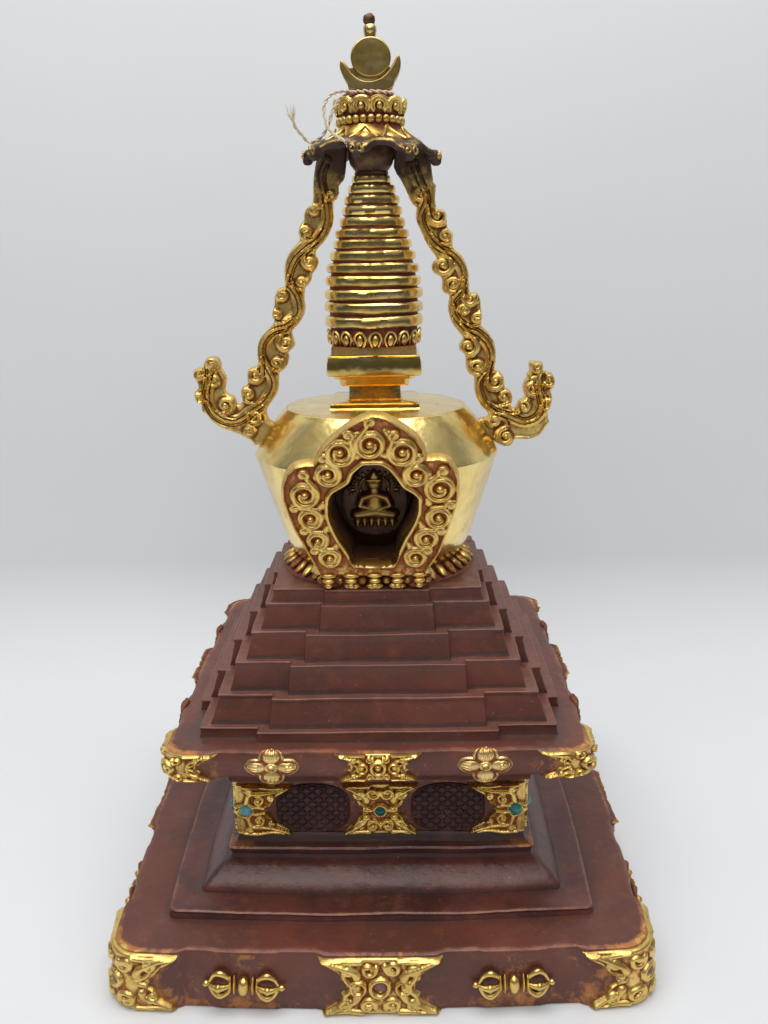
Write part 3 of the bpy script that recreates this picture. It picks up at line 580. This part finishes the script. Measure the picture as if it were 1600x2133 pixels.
# ---- terraces
def poly_path(h, z, wd, e, r=.07, bow=0.):
    cs = [(-h, -h), (-wd, -h), (-wd, -h-e), (wd, -h-e), (wd, -h)]; P = []
    for k in range(4):
        c, s = math.cos(k*PI/2), math.sin(k*PI/2); P += [(c*x-s*y, s*x+c*y) for x, y in cs]
    P = np.array(P); n = len(P); o = []
    for i in range(n):
        p, a, b = P[i], P[i-1], P[(i+1) % n]; da = (a-p)/np.linalg.norm(a-p); db = (b-p)/np.linalg.norm(b-p); r_ = min(r, e*.4)
        A_, B_ = p+da*r_, p+db*r_
        for t in (0, .33, .67, 1): o.append((1-t)**2*A_+2*t*(1-t)*p+t*t*B_)
        nb = b-db*0; E_ = b-(b-p)/np.linalg.norm(b-p)*r_; m = 14
        for t in np.linspace(0, 1, m+1)[1:-1]: o.append(B_*(1-t)+E_*t)
    o = np.array(o); 
    if bow:
        f = np.abs(o[:, 1]) >= np.abs(o[:, 0]); s_ = np.sign(o)
        o = o+np.stack([np.where(~f, s_[:, 0]*bow*(1-(o[:, 1]/h)**2), 0), np.where(f, s_[:, 1]*bow*(1-(o[:, 0]/h)**2), 0)], -1)
    return np.column_stack([o, np.full(len(o), z)])
TZ = [(9.24, 9.68, 6.77, 6.74, 4.55, .40), (9.62, 10.74, 6.40, 6.12, 4.12, .38), (10.66, 11.80, 5.70, 5.50, 3.42, .38), (11.74, 12.79, 5.10, 4.90, 2.82, .36), (12.72, 13.76, 4.57, 4.37, 2.26, .33), (13.68, 14.24, 4.16, 4.08, 2.08, .20)]
for i, (z0, z1, h0, h1, wd, e) in enumerate(TZ):
    dz = z1-z0; dh = h0-h1
    pr = [(h0+.05, z0), (h0+.0, z0+.10), (h0-dh*.3, z0+dz*.3), (h0-dh*.6-.01, z0+dz*.6), (h1+.0, z0+dz*.85), (h1+.025, z1-.07), (h1+.025, z1-.03), (h1-.01, z1), (h1-.06, z1+.0), (h1-.16, z1-.035), (h1-.45, z1-.05), (h1-.8, z1-.05)]
    nxt = TZ[i+1][2] if i < 5 else 0
    rr = [(h, z, wd-(h0-h)*.35, e, .06, .05) for h, z in pr]
    loft('terrace', rr, MAT['copper'], ST, poly_path, {'wear': [0, 0, 0, 0, 0, .1, .38, .48, .1, 0, 0, 0], 'crevice_dark': [1, 1, .0, 0, 0, 0, 0, 0, 0, 0, 0, .9], 'tread_light': [0, 0, 0, 0, 0, 0, 0, .3, .9, 1, 1, 0], 'gilt': [0.12]*12 if i != 5 else [.1]*9+[.3, .4, .4]}, amp=.03, nscale=.5, seed=20+i, flutter=.008)  # treads coloured paler as if lit from above, step feet dark with painted shade

# ---- lotus base ring
lb = MB(); lb.lathe([(4.15, 14.14), (4.05, 14.22), (3.75, 14.40), (3.55, 14.62), (3.3, 14.75)], 96, rel=0)
lotus = lb.build('lotus_base', MAT['core'], ST, amp=.03, attr='wear')
mb = MB(); NP = 44
for k in range(NP):
    a = 2*PI*k/NP+.03; c, s = math.cos(a), math.sin(a)
    if abs(a % (2*PI)-1.5*PI) < .42: continue
    R = np.array([(c*.83, -s, c*.55), (s*.83, c, s*.55), (-.55, 0, .83)]); mb.ball((3.80*c, 3.80*s, 14.50), (.36, .18, .12), R, nu=12, nv=8, rel=.30+.34*random.random())
mb.build('lotus_petals', MAT['orn'], lotus, amp=.02, nscale=2)
def vmap(y0):
    return lambda P, d: np.stack([P[:, 0], y0-d, P[:, 1]], -1)
# ---- dome
PK = .28
def plq(P, d):                        # plate coordinates (x, s) on the outward leaning plane of the arch
    c = 1/math.hypot(1, PK); s = P[:, 1]
    y = -4.02-PK*c*s; z = 14.5+c*s
    return np.stack([P[:, 0], y-d*c, z-d*PK*c], -1)
prof = catmull([(3.40, 14.30), (3.50, 14.62), (3.72, 15.0), (3.98, 15.6), (4.32, 16.6), (4.62, 17.55), (4.90, 18.45), (5.04, 18.92), (5.03, 19.05), (4.80, 19.42), (4.45, 19.95), (4.08, 20.45), (3.80, 20.76), (3.72, 20.84), (3.60, 20.87), (2.8, 20.93), (1.6, 20.95)], 4)
mb = MB(); N = 192; th = np.linspace(0, 2*PI, N, endpoint=False)
fac = 1+.0035*np.cos(th*8)+.003*np.cos(th*5+1); rows = np.array([np.stack([r*fac*np.cos(th), r*fac*np.sin(th), np.full(N, z)], -1) for r, z in prof])
V = rows.reshape(-1, 3); F = []; holeP = np.array(PL_IN)*np.array([1.06, 1.02])
def in_niche(x, z):
    s = (z-14.5)*math.hypot(1, PK); return inside(np.array([[x, s]]), holeP)[0]
for i in range(len(prof)-1):
    for j in range(N):
        q = (i*N+j, i*N+(j+1) % N, (i+1)*N+(j+1) % N, (i+1)*N+j); c = V[list(q)].mean(0)
        if c[1] < -2 and in_niche(c[0], c[2]+.1): continue
        F.append(q)
zz = V[:, 2]; rr_ = np.hypot(V[:, 0], V[:, 1])
wv = np.clip((15.1-zz)/.6, 0, .8)+.34*(zz > 20.85)+.22*np.exp(-((zz-20.83)/.06)**2)+.2*np.exp(-((zz-18.95)/.12)**2)
dome = link('dome', fnoise(V, .02, .7, 3), F, MAT['dome'], ST, {'wear': wv}, angle=24)

# ---- arch plaque with scrolls
def plaque_strokes():
    o = []
    for cx, cy_, r, d, sx, sy in PL_CURL:
        a0 = math.atan2(sy-cy_, sx-cx)+d*.9
        r *= .98; s = spiral(cx, cy_, r, d, a0, 1.6, .40, 46, 1.5); st = s[0]; sm = np.array([sx, sy]); rr = .21
        q_ = np.linspace(0, 2*PI, 30); o.append((np.stack([cx+r*1.02*np.cos(q_), cy_+r*1.02*np.sin(q_)], -1), .075, .13))
        # small curl hooked on the tail
        dv = (st-sm); pa = math.atan2(dv[1], dv[0]); s2 = spiral(sx, sy, rr, -d, pa, -1.0 if False else 1.0, .35, 20)[::-1]
        P = np.vstack([s2, (st*.5+s2[-1]*.5)[None]+.0, s]); o.append((P, np.r_[np.full(21, .10), np.linspace(.125, .085, 46)], .19))
        o.append(([(cx, cy_)], r*.33, .26)); o.append(([(sx, sy)], .10, .18))
        # filler leaf between scrolls
    for x, y, a in ((-.62, 6.45, .6), (.55, 6.5, 2.4), (-1.55, 5.35, .9), (1.5, 5.3, 2.2), (-2.1, 4.75, .3), (1.98, 4.85, 2.8), (-2.0, 3.5, 1.2), (2.0, 3.6, 1.9), (-1.85, 2.5, 1.2), (1.75, 2.6, 1.9), (-1.5, 1.75, 1.2), (1.3, 1.7, 2.0), (-.6, 5.6, .2), (.45, 5.62, 2.9)):
        o.append(([(x, y), (x+.2*math.cos(a), y+.2*math.sin(a))], [.17, .08], .13))
    return o
inn = np.array(PL_IN); cen = inn.mean(0)
def plaque_extra(X, sd, hh):
    d, _ = segdist(X, inn); h = np.maximum(hh, .20*np.sqrt(np.clip(1-((d-.11)/.13)**2, 0, 1)))     # smooth gilt band round the opening
    d2, _ = segdist(X, np.array(PL_OUT)); m = X[:, 1] > .5
    return np.maximum(h, np.where(m, .17*np.sqrt(np.clip(1-((d2-.05)/.09)**2, 0, 1)), 0))
plaque = relief('arch_plaque', catmull(PL_OUT+[PL_OUT[0]], 3)[:-1], plaque_strokes(), plq, MAT['plaque'], ST, cell=.03, T=.10, edge=.10,
                hole=catmull(PL_IN+[PL_IN[0]], 3)[:-1], extra=plaque_extra, back=-.20, ampref=.16, bg=.30, side=.6)
# niche walls run back from the opening into the dome
mb = MB(); Ni = catmull(PL_IN+[PL_IN[0]], 3)[:-1]; rows = []
for dep in (0.02, .5, 1.0, 1.5, 2.0, 2.4):
    P = plq(Ni, np.full(len(Ni), 0.)); P[:, 1] += dep*.98; P[:, 2] += 0*dep; k = 1-.02*dep; P[:, 0] *= k; rows.append(P)
mb.grid(np.array(rows), closed_v=True, rel=0); bk = MB()
niche = mb.build('niche', MAT['inside'], plaque, angle=50)
b0 = plq(Ni, np.zeros(len(Ni))); b0[:, 1] += 2.3; link('niche_back', b0, [tuple(range(len(b0)))], MAT['inside'], plaque)
# outer side wall of the frame, back to the dome
Po = np.array(PL_OUT); mb = MB(); Q = catmull([p for p in PL_OUT[15:17]]+[(-2.21, .37)], 2)
# gilt feet caps and beads under the arch
mb = MB()
for i, x in enumerate((-1.88, -1.0, -.08, .82, 1.66)):
    c = plq(np.array([[x, .33+.03*random.random()]]), np.array([.08]))[0]
    R = np.eye(3); mb.ball(c, (.33, .20, .13), R, rel=.95); mb.ball(c+np.array([0, -.06, -.22]), (.24, .16, .12), rel=.75)
    mb.ball(c+np.array([.0, -.04, -.42]), (.16, .15, .14), rel=.9)
for i, x in enumerate((-2.2, -1.45, -.55, .38, 1.2, 2.0)):
    mb.ball((x, -4.02+.03*x*x, 14.52), (.16, .2, .16), rel=.3)
mb.build('foot_beads', MAT['plaque'], plaque, amp=.02, nscale=2)
mb = MB()
for i, x in enumerate((-1.85, -.98, -.08, .80, 1.6)):
    mb.ball((x, -4.18+.05*x*x, 14.34), (.34, .16, .15), rel=(.1, .95, .95, .5, .05)[i])
mb.build('bead_row', MAT['orn'], lotus, amp=.02, nscale=2)

# ---- deity relief on the niche back (one continuous relief)
def dz(P, d): 
    q = plq(P, np.zeros(len(P))); return (q-np.array([-.05, 0, 17.6]))*np.array([1.28, 1, 1.15])+np.array([-.03, 1.55, 17.55])+np.array([0, -1, 0])*d[:, None]
q = np.linspace(0, 2*PI, 40, endpoint=False)
dout = [(-.05+(.98 if math.sin(a) < .45 else .80)*math.cos(a), 3.25+1.42*math.sin(a)*(1+.05*math.cos(3*a+PI/2))) for a in q]
ds = [([(-.06, 3.92)], .20, .34), ([(-.06, 4.22), (-.06, 4.38)], [.15, .06], .26), ([(-.06, 3.72), (-.06, 3.1)], [.14, .24], .3), ([(-.06, 3.56), (-.42, 3.42), (-.52, 3.12), (-.16, 3.02)], [.13, .12, .10, .08], .34),
      ([(-.06, 3.56), (.30, 3.42), (.42, 3.12), (.06, 3.00)], [.13, .12, .10, .08], .34), ([(-.62, 2.76), (-.06, 2.86), (.50, 2.76)], [.15, .2, .15], .36), ([(-.25, 4.1), (.12, 4.1)], .07, .3)]
for x in np.linspace(-.6, .48, 6): ds.append(([(x, 2.52), (x, 2.30)], [.10, .05], .24))
for a in np.linspace(-.3, PI+.3, 17):
    c = np.array([-.06+.62*math.cos(a), 3.75+.52*math.sin(a)]); e = np.array([-.06+.76*math.cos(a), 3.75+.66*math.sin(a)]); ds.append(([c, e], .03, .10))
th_ = np.linspace(-.4, PI+.4, 30); ds.append((np.stack([-.06+.44*np.cos(th_), 3.82+.42*np.sin(th_)], -1), .035, .12))
relief('deity_relief', dout, [(p_, np.array(r_)*1.28, a_) for p_, r_, a_ in ds], dz, MAT['deity'], plaque, cell=.03, T=.02, edge=.12, bg=.05, erel=0, side=0)

# ---- harmika (square block under the spire)
def sqb(h, z, r=.08, bow=0., n=24): return rsq(h, z, r, bow, n)
def block(name, pr, mat, seed, parent=ST, wear=None):
    return loft(name, [(h, z, min(.12, h*.06)) for h, z in pr], mat, parent, sqb, {'wear': wear or [0.]*len(pr)}, amp=.015, nscale=1.2, seed=seed)
har = block('harmika', [(1.62, 22.24), (1.80, 22.25), (1.86, 22.29), (1.88, 22.45), (1.87, 22.75), (1.83, 22.98), (1.78, 23.02), (1.72, 23.04), (1.70, 23.12), (1.68, 23.36), (1.6, 23.38)], MAT['gold'], 31, wear=[0]*7+[.1, .55, .62, .8])
block('harmika_base', [(1.86, 20.66), (1.86, 20.90), (1.80, 20.98), (1.79, 21.12), (1.73, 21.17), (1.12, 21.20), (1.06, 21.26), (1.04, 21.75), (1.08, 21.80), (1.34, 21.82), (1.38, 21.87), (1.40, 22.08), (1.60, 22.12), (1.62, 22.26)], MAT['gold'], 32, har, wear=[.3, .2, 0, 0, .15, .45, .5, .42, .35, .1, 0, 0, .1, .1])
# ---- spire core with lotus collar and 13 rings
def fac12(th): return 1+.012*np.cos(8*th+.4)
mb = MB(); RC = [(1.70, 23.36), (1.66, 23.42), (1.78, 23.9), (1.76, 24.1)]
RG = [(24.33, 1.97, .19), (24.87, 1.98, .18), (25.38, 1.97, .175), (25.87, 1.92, .165), (26.36, 1.85, .165), (26.83, 1.70, .155), (27.27, 1.55, .15), (27.66, 1.45, .145), (28.10, 1.28, .145), (28.52, 1.18, .14), (28.93, 1.08, .14), (29.30, .93, .14), (29.68, .76, .13)]
core = MB(); core.lathe(RC+[(r*.90, z) for z, r, t in RG]+[(.62, 29.95)], 64, rel=0)
spire = core.build('spire', MAT['core'], ST, amp=.03, nscale=1.5, attr='wear')
for i, (z, r, t) in enumerate(RG):
    mb = MB(); k = random.Random(i); tx, ty = k.uniform(-.012, .012), k.uniform(-.01, .01); p8 = k.uniform(0, 6)
    rf = (lambda th, p8=p8, i=i: 1+(.010 if i < 6 else .014)*np.cos(8*th+.39)+.008*np.cos(3*th+p8))
    t *= 1.06+.10*k.random(); mb.lathe([(r*.87, z-t), (r*.96, z-t*1.02), (r*.992, z-t*.75), (r, z-.1*t), (r*.992, z+t*.6), (r*.955, z+t*1.0), (r*.87, z+t*1.04)], 96, rfun=rf, rel=[.9, .55, .1, 0, 0, .1, .8], cap=False)
    V = np.concatenate(mb.V); V[:, 2] += V[:, 0]*tx+V[:, 1]*ty; mb.V = [V]; wv = mb.A[0]
    if 3 < i < 12:
        a = np.arctan2(V[:, 1], V[:, 0]); wv = wv+.3*np.clip(np.cos(a-PI*1.05-.2*math.sin(i*2.)), 0, 1)**2; mb.A = [wv]
    mb.build('spire_ring', MAT['ring'], spire, amp=.022, nscale=1.6, seed=i, attr='wear', angle=35)
mb = MB(); NPt = 19
for k in range(NPt):
    a = 2*PI*k/NPt-PI/2+.04; c, s = math.cos(a), math.sin(a); R = np.array([(c, -s, 0), (s, c, 0), (0, 0, 1.)])
    f = lambda x, y, z: np.array((c*x-s*y, s*x+c*y, z))
    arch = [f(1.80+.09*math.sin(u), .235*math.cos(u)*(1 if math.sin(u) > 0 else .8), 23.64+.31*math.sin(u)) for u in np.linspace(-1.0, PI+1.0, 16)]
    mb.tube(arch, .052, 6, rel=.75); mb.ball(f(1.84, 0, 23.62), (.10, .13, .22), R, nu=10, nv=7, rel=.95)
    mb.ball(f(1.76, .30, 23.62), (.06, .04, .2), R, nu=8, nv=6, rel=.3)
mb.build('lotus_collar', MAT['orn'], spire, amp=.012, nscale=3)
# ---- neck cup, canopy, crown
mb = MB(); mb.lathe([(.60, 29.82), (.66, 29.92), (.63, 30.0), (.72, 30.10), (.84, 30.25), (.89, 30.5), (.90, 30.8), (.86, 31.1), (.9, 31.35)], 48)
mb.build('neck_cup', MAT['bronze'], ST, amp=.025, nscale=1.8, angle=60)
mb = MB(); N = 192; th = np.linspace(0, 2*PI, N, endpoint=False); LB = 8; ph = math.radians(-100)
lob = .5+.5*np.cos(LB*(th-ph)); lob = lob**1.3
def ring(r, z, k, kz): 
    rr = r*(1+k*(lob-.5)); return np.stack([rr*np.cos(th), rr*np.sin(th), z-kz*(lob-.45)], -1)
can = [ring(.8, 31.16, 0, 0), ring(1.2, 31.08, .02, .03), ring(1.8, 30.86, .06, .10), ring(2.14, 30.66, .13, .22), ring(2.34, 30.60, .17, .30), ring(2.42, 30.68, .18, .30), ring(2.40, 30.80, .17, .28), ring(2.2, 30.92, .14, .20), ring(1.95, 31.02, .08, .10), ring(1.6, 31.14, .04, .04), ring(1.38, 31.28, .02, 0), ring(1.24, 31.52, 0, 0), ring(.9, 31.6, 0, 0)]
relv = np.repeat(np.array([0, 0, 0, 0, .0, .2, .60, .52, .36, .62, .85, .9, .9])[:, None], N, 1); mb.grid(np.array(can), closed_v=True, rel=relv)
MAT['canopy'] = gold_relief('tarnished_canopy', .42, .75, bright=(0.80, 0.55, 0.18), recess=(0.075, 0.042, 0.030), rust=(0.045, 0.026, 0.02), wear=.7, rough=.3)
CT = (.0, -.035)          # the canopy hangs a little lower on the right
V = np.concatenate(mb.V); V[:, 2] += CT[1]*V[:, 0]; mb.V = [V]
canopy = mb.build('canopy', MAT['canopy'], ST, amp=.11, nscale=1.7, seed=8, angle=60)
for k in range(LB):
    a = ph+2*PI*k/LB; c, s = math.cos(a), math.sin(a); rg = random.Random(k); x, y, z = 2.42*c, 2.42*s, 30.62+CT[1]*2.42*c-.05
    mb = MB(); R = np.array([(c, -s, 0), (s, c, 0), (0, 0, 1.)])
    mb.ball((x, y, z), (.30, .25, .22), R, rel=.35, p=.75); mb.ball((x*1.05, y*1.05, z-.16), (.21, .19, .20), R, rel=.3, p=.8)
    for sgn in (-1, 1):
        q = spiral(0, 0, .15, sgn, PI/2, 1.0, .3, 14); b = R @ np.array([.24, sgn*.17, 0])
        P = [np.array((x, y, z-.02))+b+R @ np.array([0.02, u, v]) for u, v in q]; mb.tube(P, .055, 6, rel=.6)
    mb.build('canopy_knob', MAT['canopy'], canopy, amp=.04, nscale=3, seed=k, angle=60)
mb = MB()
for k in range(10):        # pointed gilt leaves on the canopy's shoulder
    a = math.radians(-97)+2*PI*k/10; c, s = math.cos(a), math.sin(a); f = lambda x, y, z: np.array((c*x-s*y, s*x+c*y, z))
    L = catmull([f(1.85, -.52, 31.02), f(1.62, -.30, 31.20), f(1.42, -.12, 31.38), f(1.36, 0, 31.50), f(1.42, .12, 31.38), f(1.62, .30, 31.20), f(1.85, .52, 31.02)], 4)
    mb.tube(L, .05, 6, rel=.7); mb.ball(f(1.60, 0, 31.14), (.2, .17, .08), np.array([(c*.8, -s, c*.6), (s*.8, c, s*.6), (-.6, 0, .8)]), rel=.8)
mb.build('canopy_leaves', MAT['orn'], canopy, amp=.02, nscale=2.5)
mb = MB(); mb.lathe([(1.24, 31.2), (1.20, 31.55), (1.12, 31.66), (1.12, 31.9), (1.10, 31.95), (1.16, 32.1), (1.26, 32.34), (1.18, 32.40), (.8, 32.44), (.72, 32.5), (.70, 32.85), (.3, 32.9)], 64, rel=0)
crown = mb.build('lotus_crown', MAT['core'], ST, amp=.02, attr='wear')
mb = MB(); NB = 27
for k in range(NB):
    a = 2*PI*k/NB+.1; c, s = math.cos(a), math.sin(a); R = np.array([(c, -s, 0), (s, c, 0), (0, 0, 1.)])
    mb.ball((1.23*c, 1.23*s, 31.76), (.12, .132, .15), R, nu=12, nv=9, rel=1, p=.8)
mb.build('bead_ring', MAT['gold2'] if 'gold2' in MAT else MAT['orn'], crown, amp=.01, nscale=3)
mb = MB(); NPt = 12
for k in range(NPt):
    a = 2*PI*k/NPt-PI/2+.29; c, s = math.cos(a), math.sin(a); f = lambda x, y, z: np.array((c*x-s*y, s*x+c*y, z))
    R = np.array([(c, -s, 0), (s, c, 0), (0, 0, 1.)])
    for w_, z_, rad in ((.31, .26, .08), (.20, .17, .05)):
        L = [f(1.20+.16*(math.sin(u)*.5+.5), w_*math.cos(u), 32.22+z_*math.sin(u)) for u in np.linspace(-.9, PI+.9, 18)]
        mb.tube(L, rad, 8, rel=.8 if w_ > .25 else .5)
    mb.ball(f(1.33, 0, 32.19), (.10, .11, .15), R, rel=1, nu=12)
    mb.ball(f(1.24, .345, 32.16), (.06, .06, .2), R, rel=.35, nu=8)
    L = [f(1.32+.05*math.sin(u), .27*math.cos(u), 32.39+.11*math.sin(u)) for u in np.linspace(0, PI, 10)]; mb.tube(L, .07, 6, rel=.95)
mb.build('crown_petals', MAT['orn'], crown, amp=.015, nscale=3)
# ---- finial: crescent moon, sun disc, jewel
def slab(name, outl, y0, y1, mat, parent, bev=.05, hole=None, m=3):
    P = catmull(list(outl)+[outl[0]], m)[:-1] if m else np.array(outl); cen = P.mean(0); mb = MB(); rows = []
    d = np.gradient(np.vstack([P[-1], P, P[0]]), axis=0)[1:-1]; nrm = np.stack([d[:, 1], -d[:, 0]], -1); nrm /= np.linalg.norm(nrm, axis=1)[:, None]+1e-9
    area2 = np.sum(P[:, 0]*np.roll(P[:, 1], -1)-np.roll(P[:, 0], -1)*P[:, 1])
    if area2 < 0: nrm = -nrm
    for y, off in ((y0, bev), (y0+bev*.3, bev*.3), (y0+bev, 0), (y1-bev, 0), (y1-bev*.3, bev*.3), (y1, bev)):
        q = P-nrm*off; rows.append(np.stack([q[:, 0], np.full(len(q), y), q[:, 1]], -1))
    mb.grid(np.array(rows), closed_v=True, rel=0); n = len(P); mb.F += [tuple(range(n)), tuple(5*n+i for i in range(n))[::-1]]
    return mb.build(name, mat, parent, attr='wear', angle=18, amp=.004, nscale=2)
fin = relief('finial', catmull(CRES+[CRES[0]], 3)[:-1], [], vmap(0), MAT['finial'], ST, cell=.03, T=.05, edge=.06, double=True, t0=.20)
q = np.linspace(0, 2*PI, 64, endpoint=False)
slab('sun_disc', [(.065+.76*math.cos(a), 34.02+.70*math.sin(a)) for a in q], -.34, .34, MAT['finial'], fin, .05, m=0)
slab('disc_backing', [(.03+.93*math.cos(a), 33.93+.66*math.sin(a)*(1 if math.sin(a) < 0 else .0)-.0) for a in np.linspace(PI*1.12, 1.88*PI, 40)], -.17, .17, MAT['finial'], fin, .02, m=0)
mb = MB(); mb.lathe([(.20, 34.62), (.21, 34.72), (.23, 34.85), (.255, 34.98), (.24, 35.12), (.17, 35.2)], 24, rel=0, cen=(.05, 0))
mb.ball((.05, -.17, 34.98), (.15, .12, .17), rel=0); j = mb.build('jewel', MAT['finial'], fin, attr='wear', amp=.02, nscale=2)
mb = MB(); mb.ball((.02, 0, 35.34), (.24, .22, .19), p=.75); mb.ball((.05, 0, 35.46), (.15, .15, .12)); mb.build('jewel_tip', MAT['bronze'], j, amp=.03, nscale=3)

# ---- side garlands: cast scrollwork ribbons from dome to canopy
def garland(name, outl, stem, curlsL, seed):
    O = catmull(outl+[outl[0]], 2)[:-1]; Sx = catmull(stem, 6); st = []
    nz = len(Sx); tt = np.linspace(0, 1, nz)
    d = np.gradient(Sx, axis=0); d /= np.linalg.norm(d, axis=1)[:, None]+1e-9; nrm = np.stack([-d[:, 1], d[:, 0]], -1)
    wid = .27-.05*np.sin(tt*23)
    st.append((Sx, wid, .10)); gro = []
    for o_, w_ in ((.10, .035), (-.07, .03), (.19, .028)): gro.append((Sx+nrm*(o_+.03*np.sin(tt*31))[:, None], w_, -.085))
    for cx, cy_, r, dr in curlsL:
        c = np.array([cx, cy_]); r = r*1.08; i = int(np.argmin(((Sx-c)**2).sum(1))); v = Sx[i]-c; a0 = math.atan2(v[1], v[0])+dr*.5
        s = spiral(cx, cy_, r, dr, a0, 1.2, .30, 34); k = max(0, i-7); tail = np.array([Sx[max(0, i-9)]*.6+c*.4, Sx[max(0, i-4)]*.7+c*.3, s[0]*.9+Sx[i]*.1])
        # pick the end of the stem the scroll grows from
        tl = catmull([Sx[max(0, i-8)]*.75+s[0]*.25, (Sx[max(0, i-4)]+s[0])/2, s[0], s[2]], 5)
        if np.linalg.norm(tl[0]-s[0]) < 1.3: st.append((tl, np.linspace(.06, .12, len(tl)), .15)); gro.append((tl+np.array([.10, .05]), .028, -.07))
        st.append((s, np.linspace(.125, .09, 34), .17)); st.append(([(cx, cy_)], r*.34, .19))
        st.append((spiral(cx, cy_, r*1.25, dr, a0-dr*.3, .5, .9, 16), .045, .10))
    rg = random.Random(seed)
    return relief(name, O, st+gro, vmap(-.02), MAT['garland'], ST, cell=.033, T=.13, edge=.15, rim=.05, rimpos=.07, rimw=.05, double=True, t0=.10, ampref=.17, bg=.46, kc=7., amp=.03, seed=seed)
garland('side_garland', GR_OUT, GR_STEM, GR_CURL, 1)
g2 = garland('side_garland', GL_OUT, GL_STEM, GL_CURL, 2)

# ---- string tied round the neck of the finial
mb = MB()
def strand(P, r=.045, tw=5.5, seed=0, fray=0):
    P = np.array(P, float); C = catmull(P, 14); L = np.r_[0, np.cumsum(np.linalg.norm(np.diff(C, axis=0), axis=1))]
    T = np.gradient(C, axis=0); T /= np.linalg.norm(T, axis=1)[:, None]; a = np.cross(T, [.3, 1, .2]); a /= np.linalg.norm(a, axis=1)[:, None]; b = np.cross(T, a)
    for ph_ in (0, PI): mb.tube(C+r*.62*(np.cos(L*tw*2+ph_)[:, None]*a+np.sin(L*tw*2+ph_)[:, None]*b), r*.75, 7)
    rg = random.Random(seed)
    for k in range(fray):
        d = T[-1]*1.0+np.array([rg.uniform(-.7, .7), rg.uniform(-.4, .4), rg.uniform(-.6, .6)]); l = rg.uniform(.2, .46)
        e = C[-1]-T[-1]*.06; mid = e+d*l*.5+np.array([rg.uniform(-.04, .04)]*3); mb.tube([e, mid, e+d*l+np.array([rg.uniform(-.05, .05), 0, rg.uniform(-.05, .05)])], [.014, .011, .006], 4)
q = np.linspace(-PI*.72, PI*1.28, 26)
strand([(.05+.80*math.cos(a), .62*math.sin(a)-.06, 32.76+.02*math.sin(a*2)) for a in q], .06)
ys1 = [-.62, -.95, -1.25, -1.45, -1.55, -1.7, -1.85, -2.0, -2.12]; ys2 = [-.60, -.9, -1.2, -1.3, -1.3, -1.2, -1.1, -1.2, -1.3, -1.4]
def deep(L, ys, y0):      # carry the traced loop to its own depth
    cx, cy_, cz = .768, -38.043, 26.762; o = []
    for (x, z), y in zip(L, ys):
        k = (y-cy_)/(y0-cy_); o.append((cx+(x-cx)*k, y, cz+(z-cz)*k))
    return o
strand(deep(STR1, ys1, -1.5), .052, seed=1, fray=26); strand(deep(STR2, ys2, -1.2), .052, seed=2, fray=22)
so = mb.build('string', MAT['string'], None, angle=80)
so['label'] = 'cream twisted cotton string with frayed ends, tied below the crescent finial'; so['category'] = 'string'
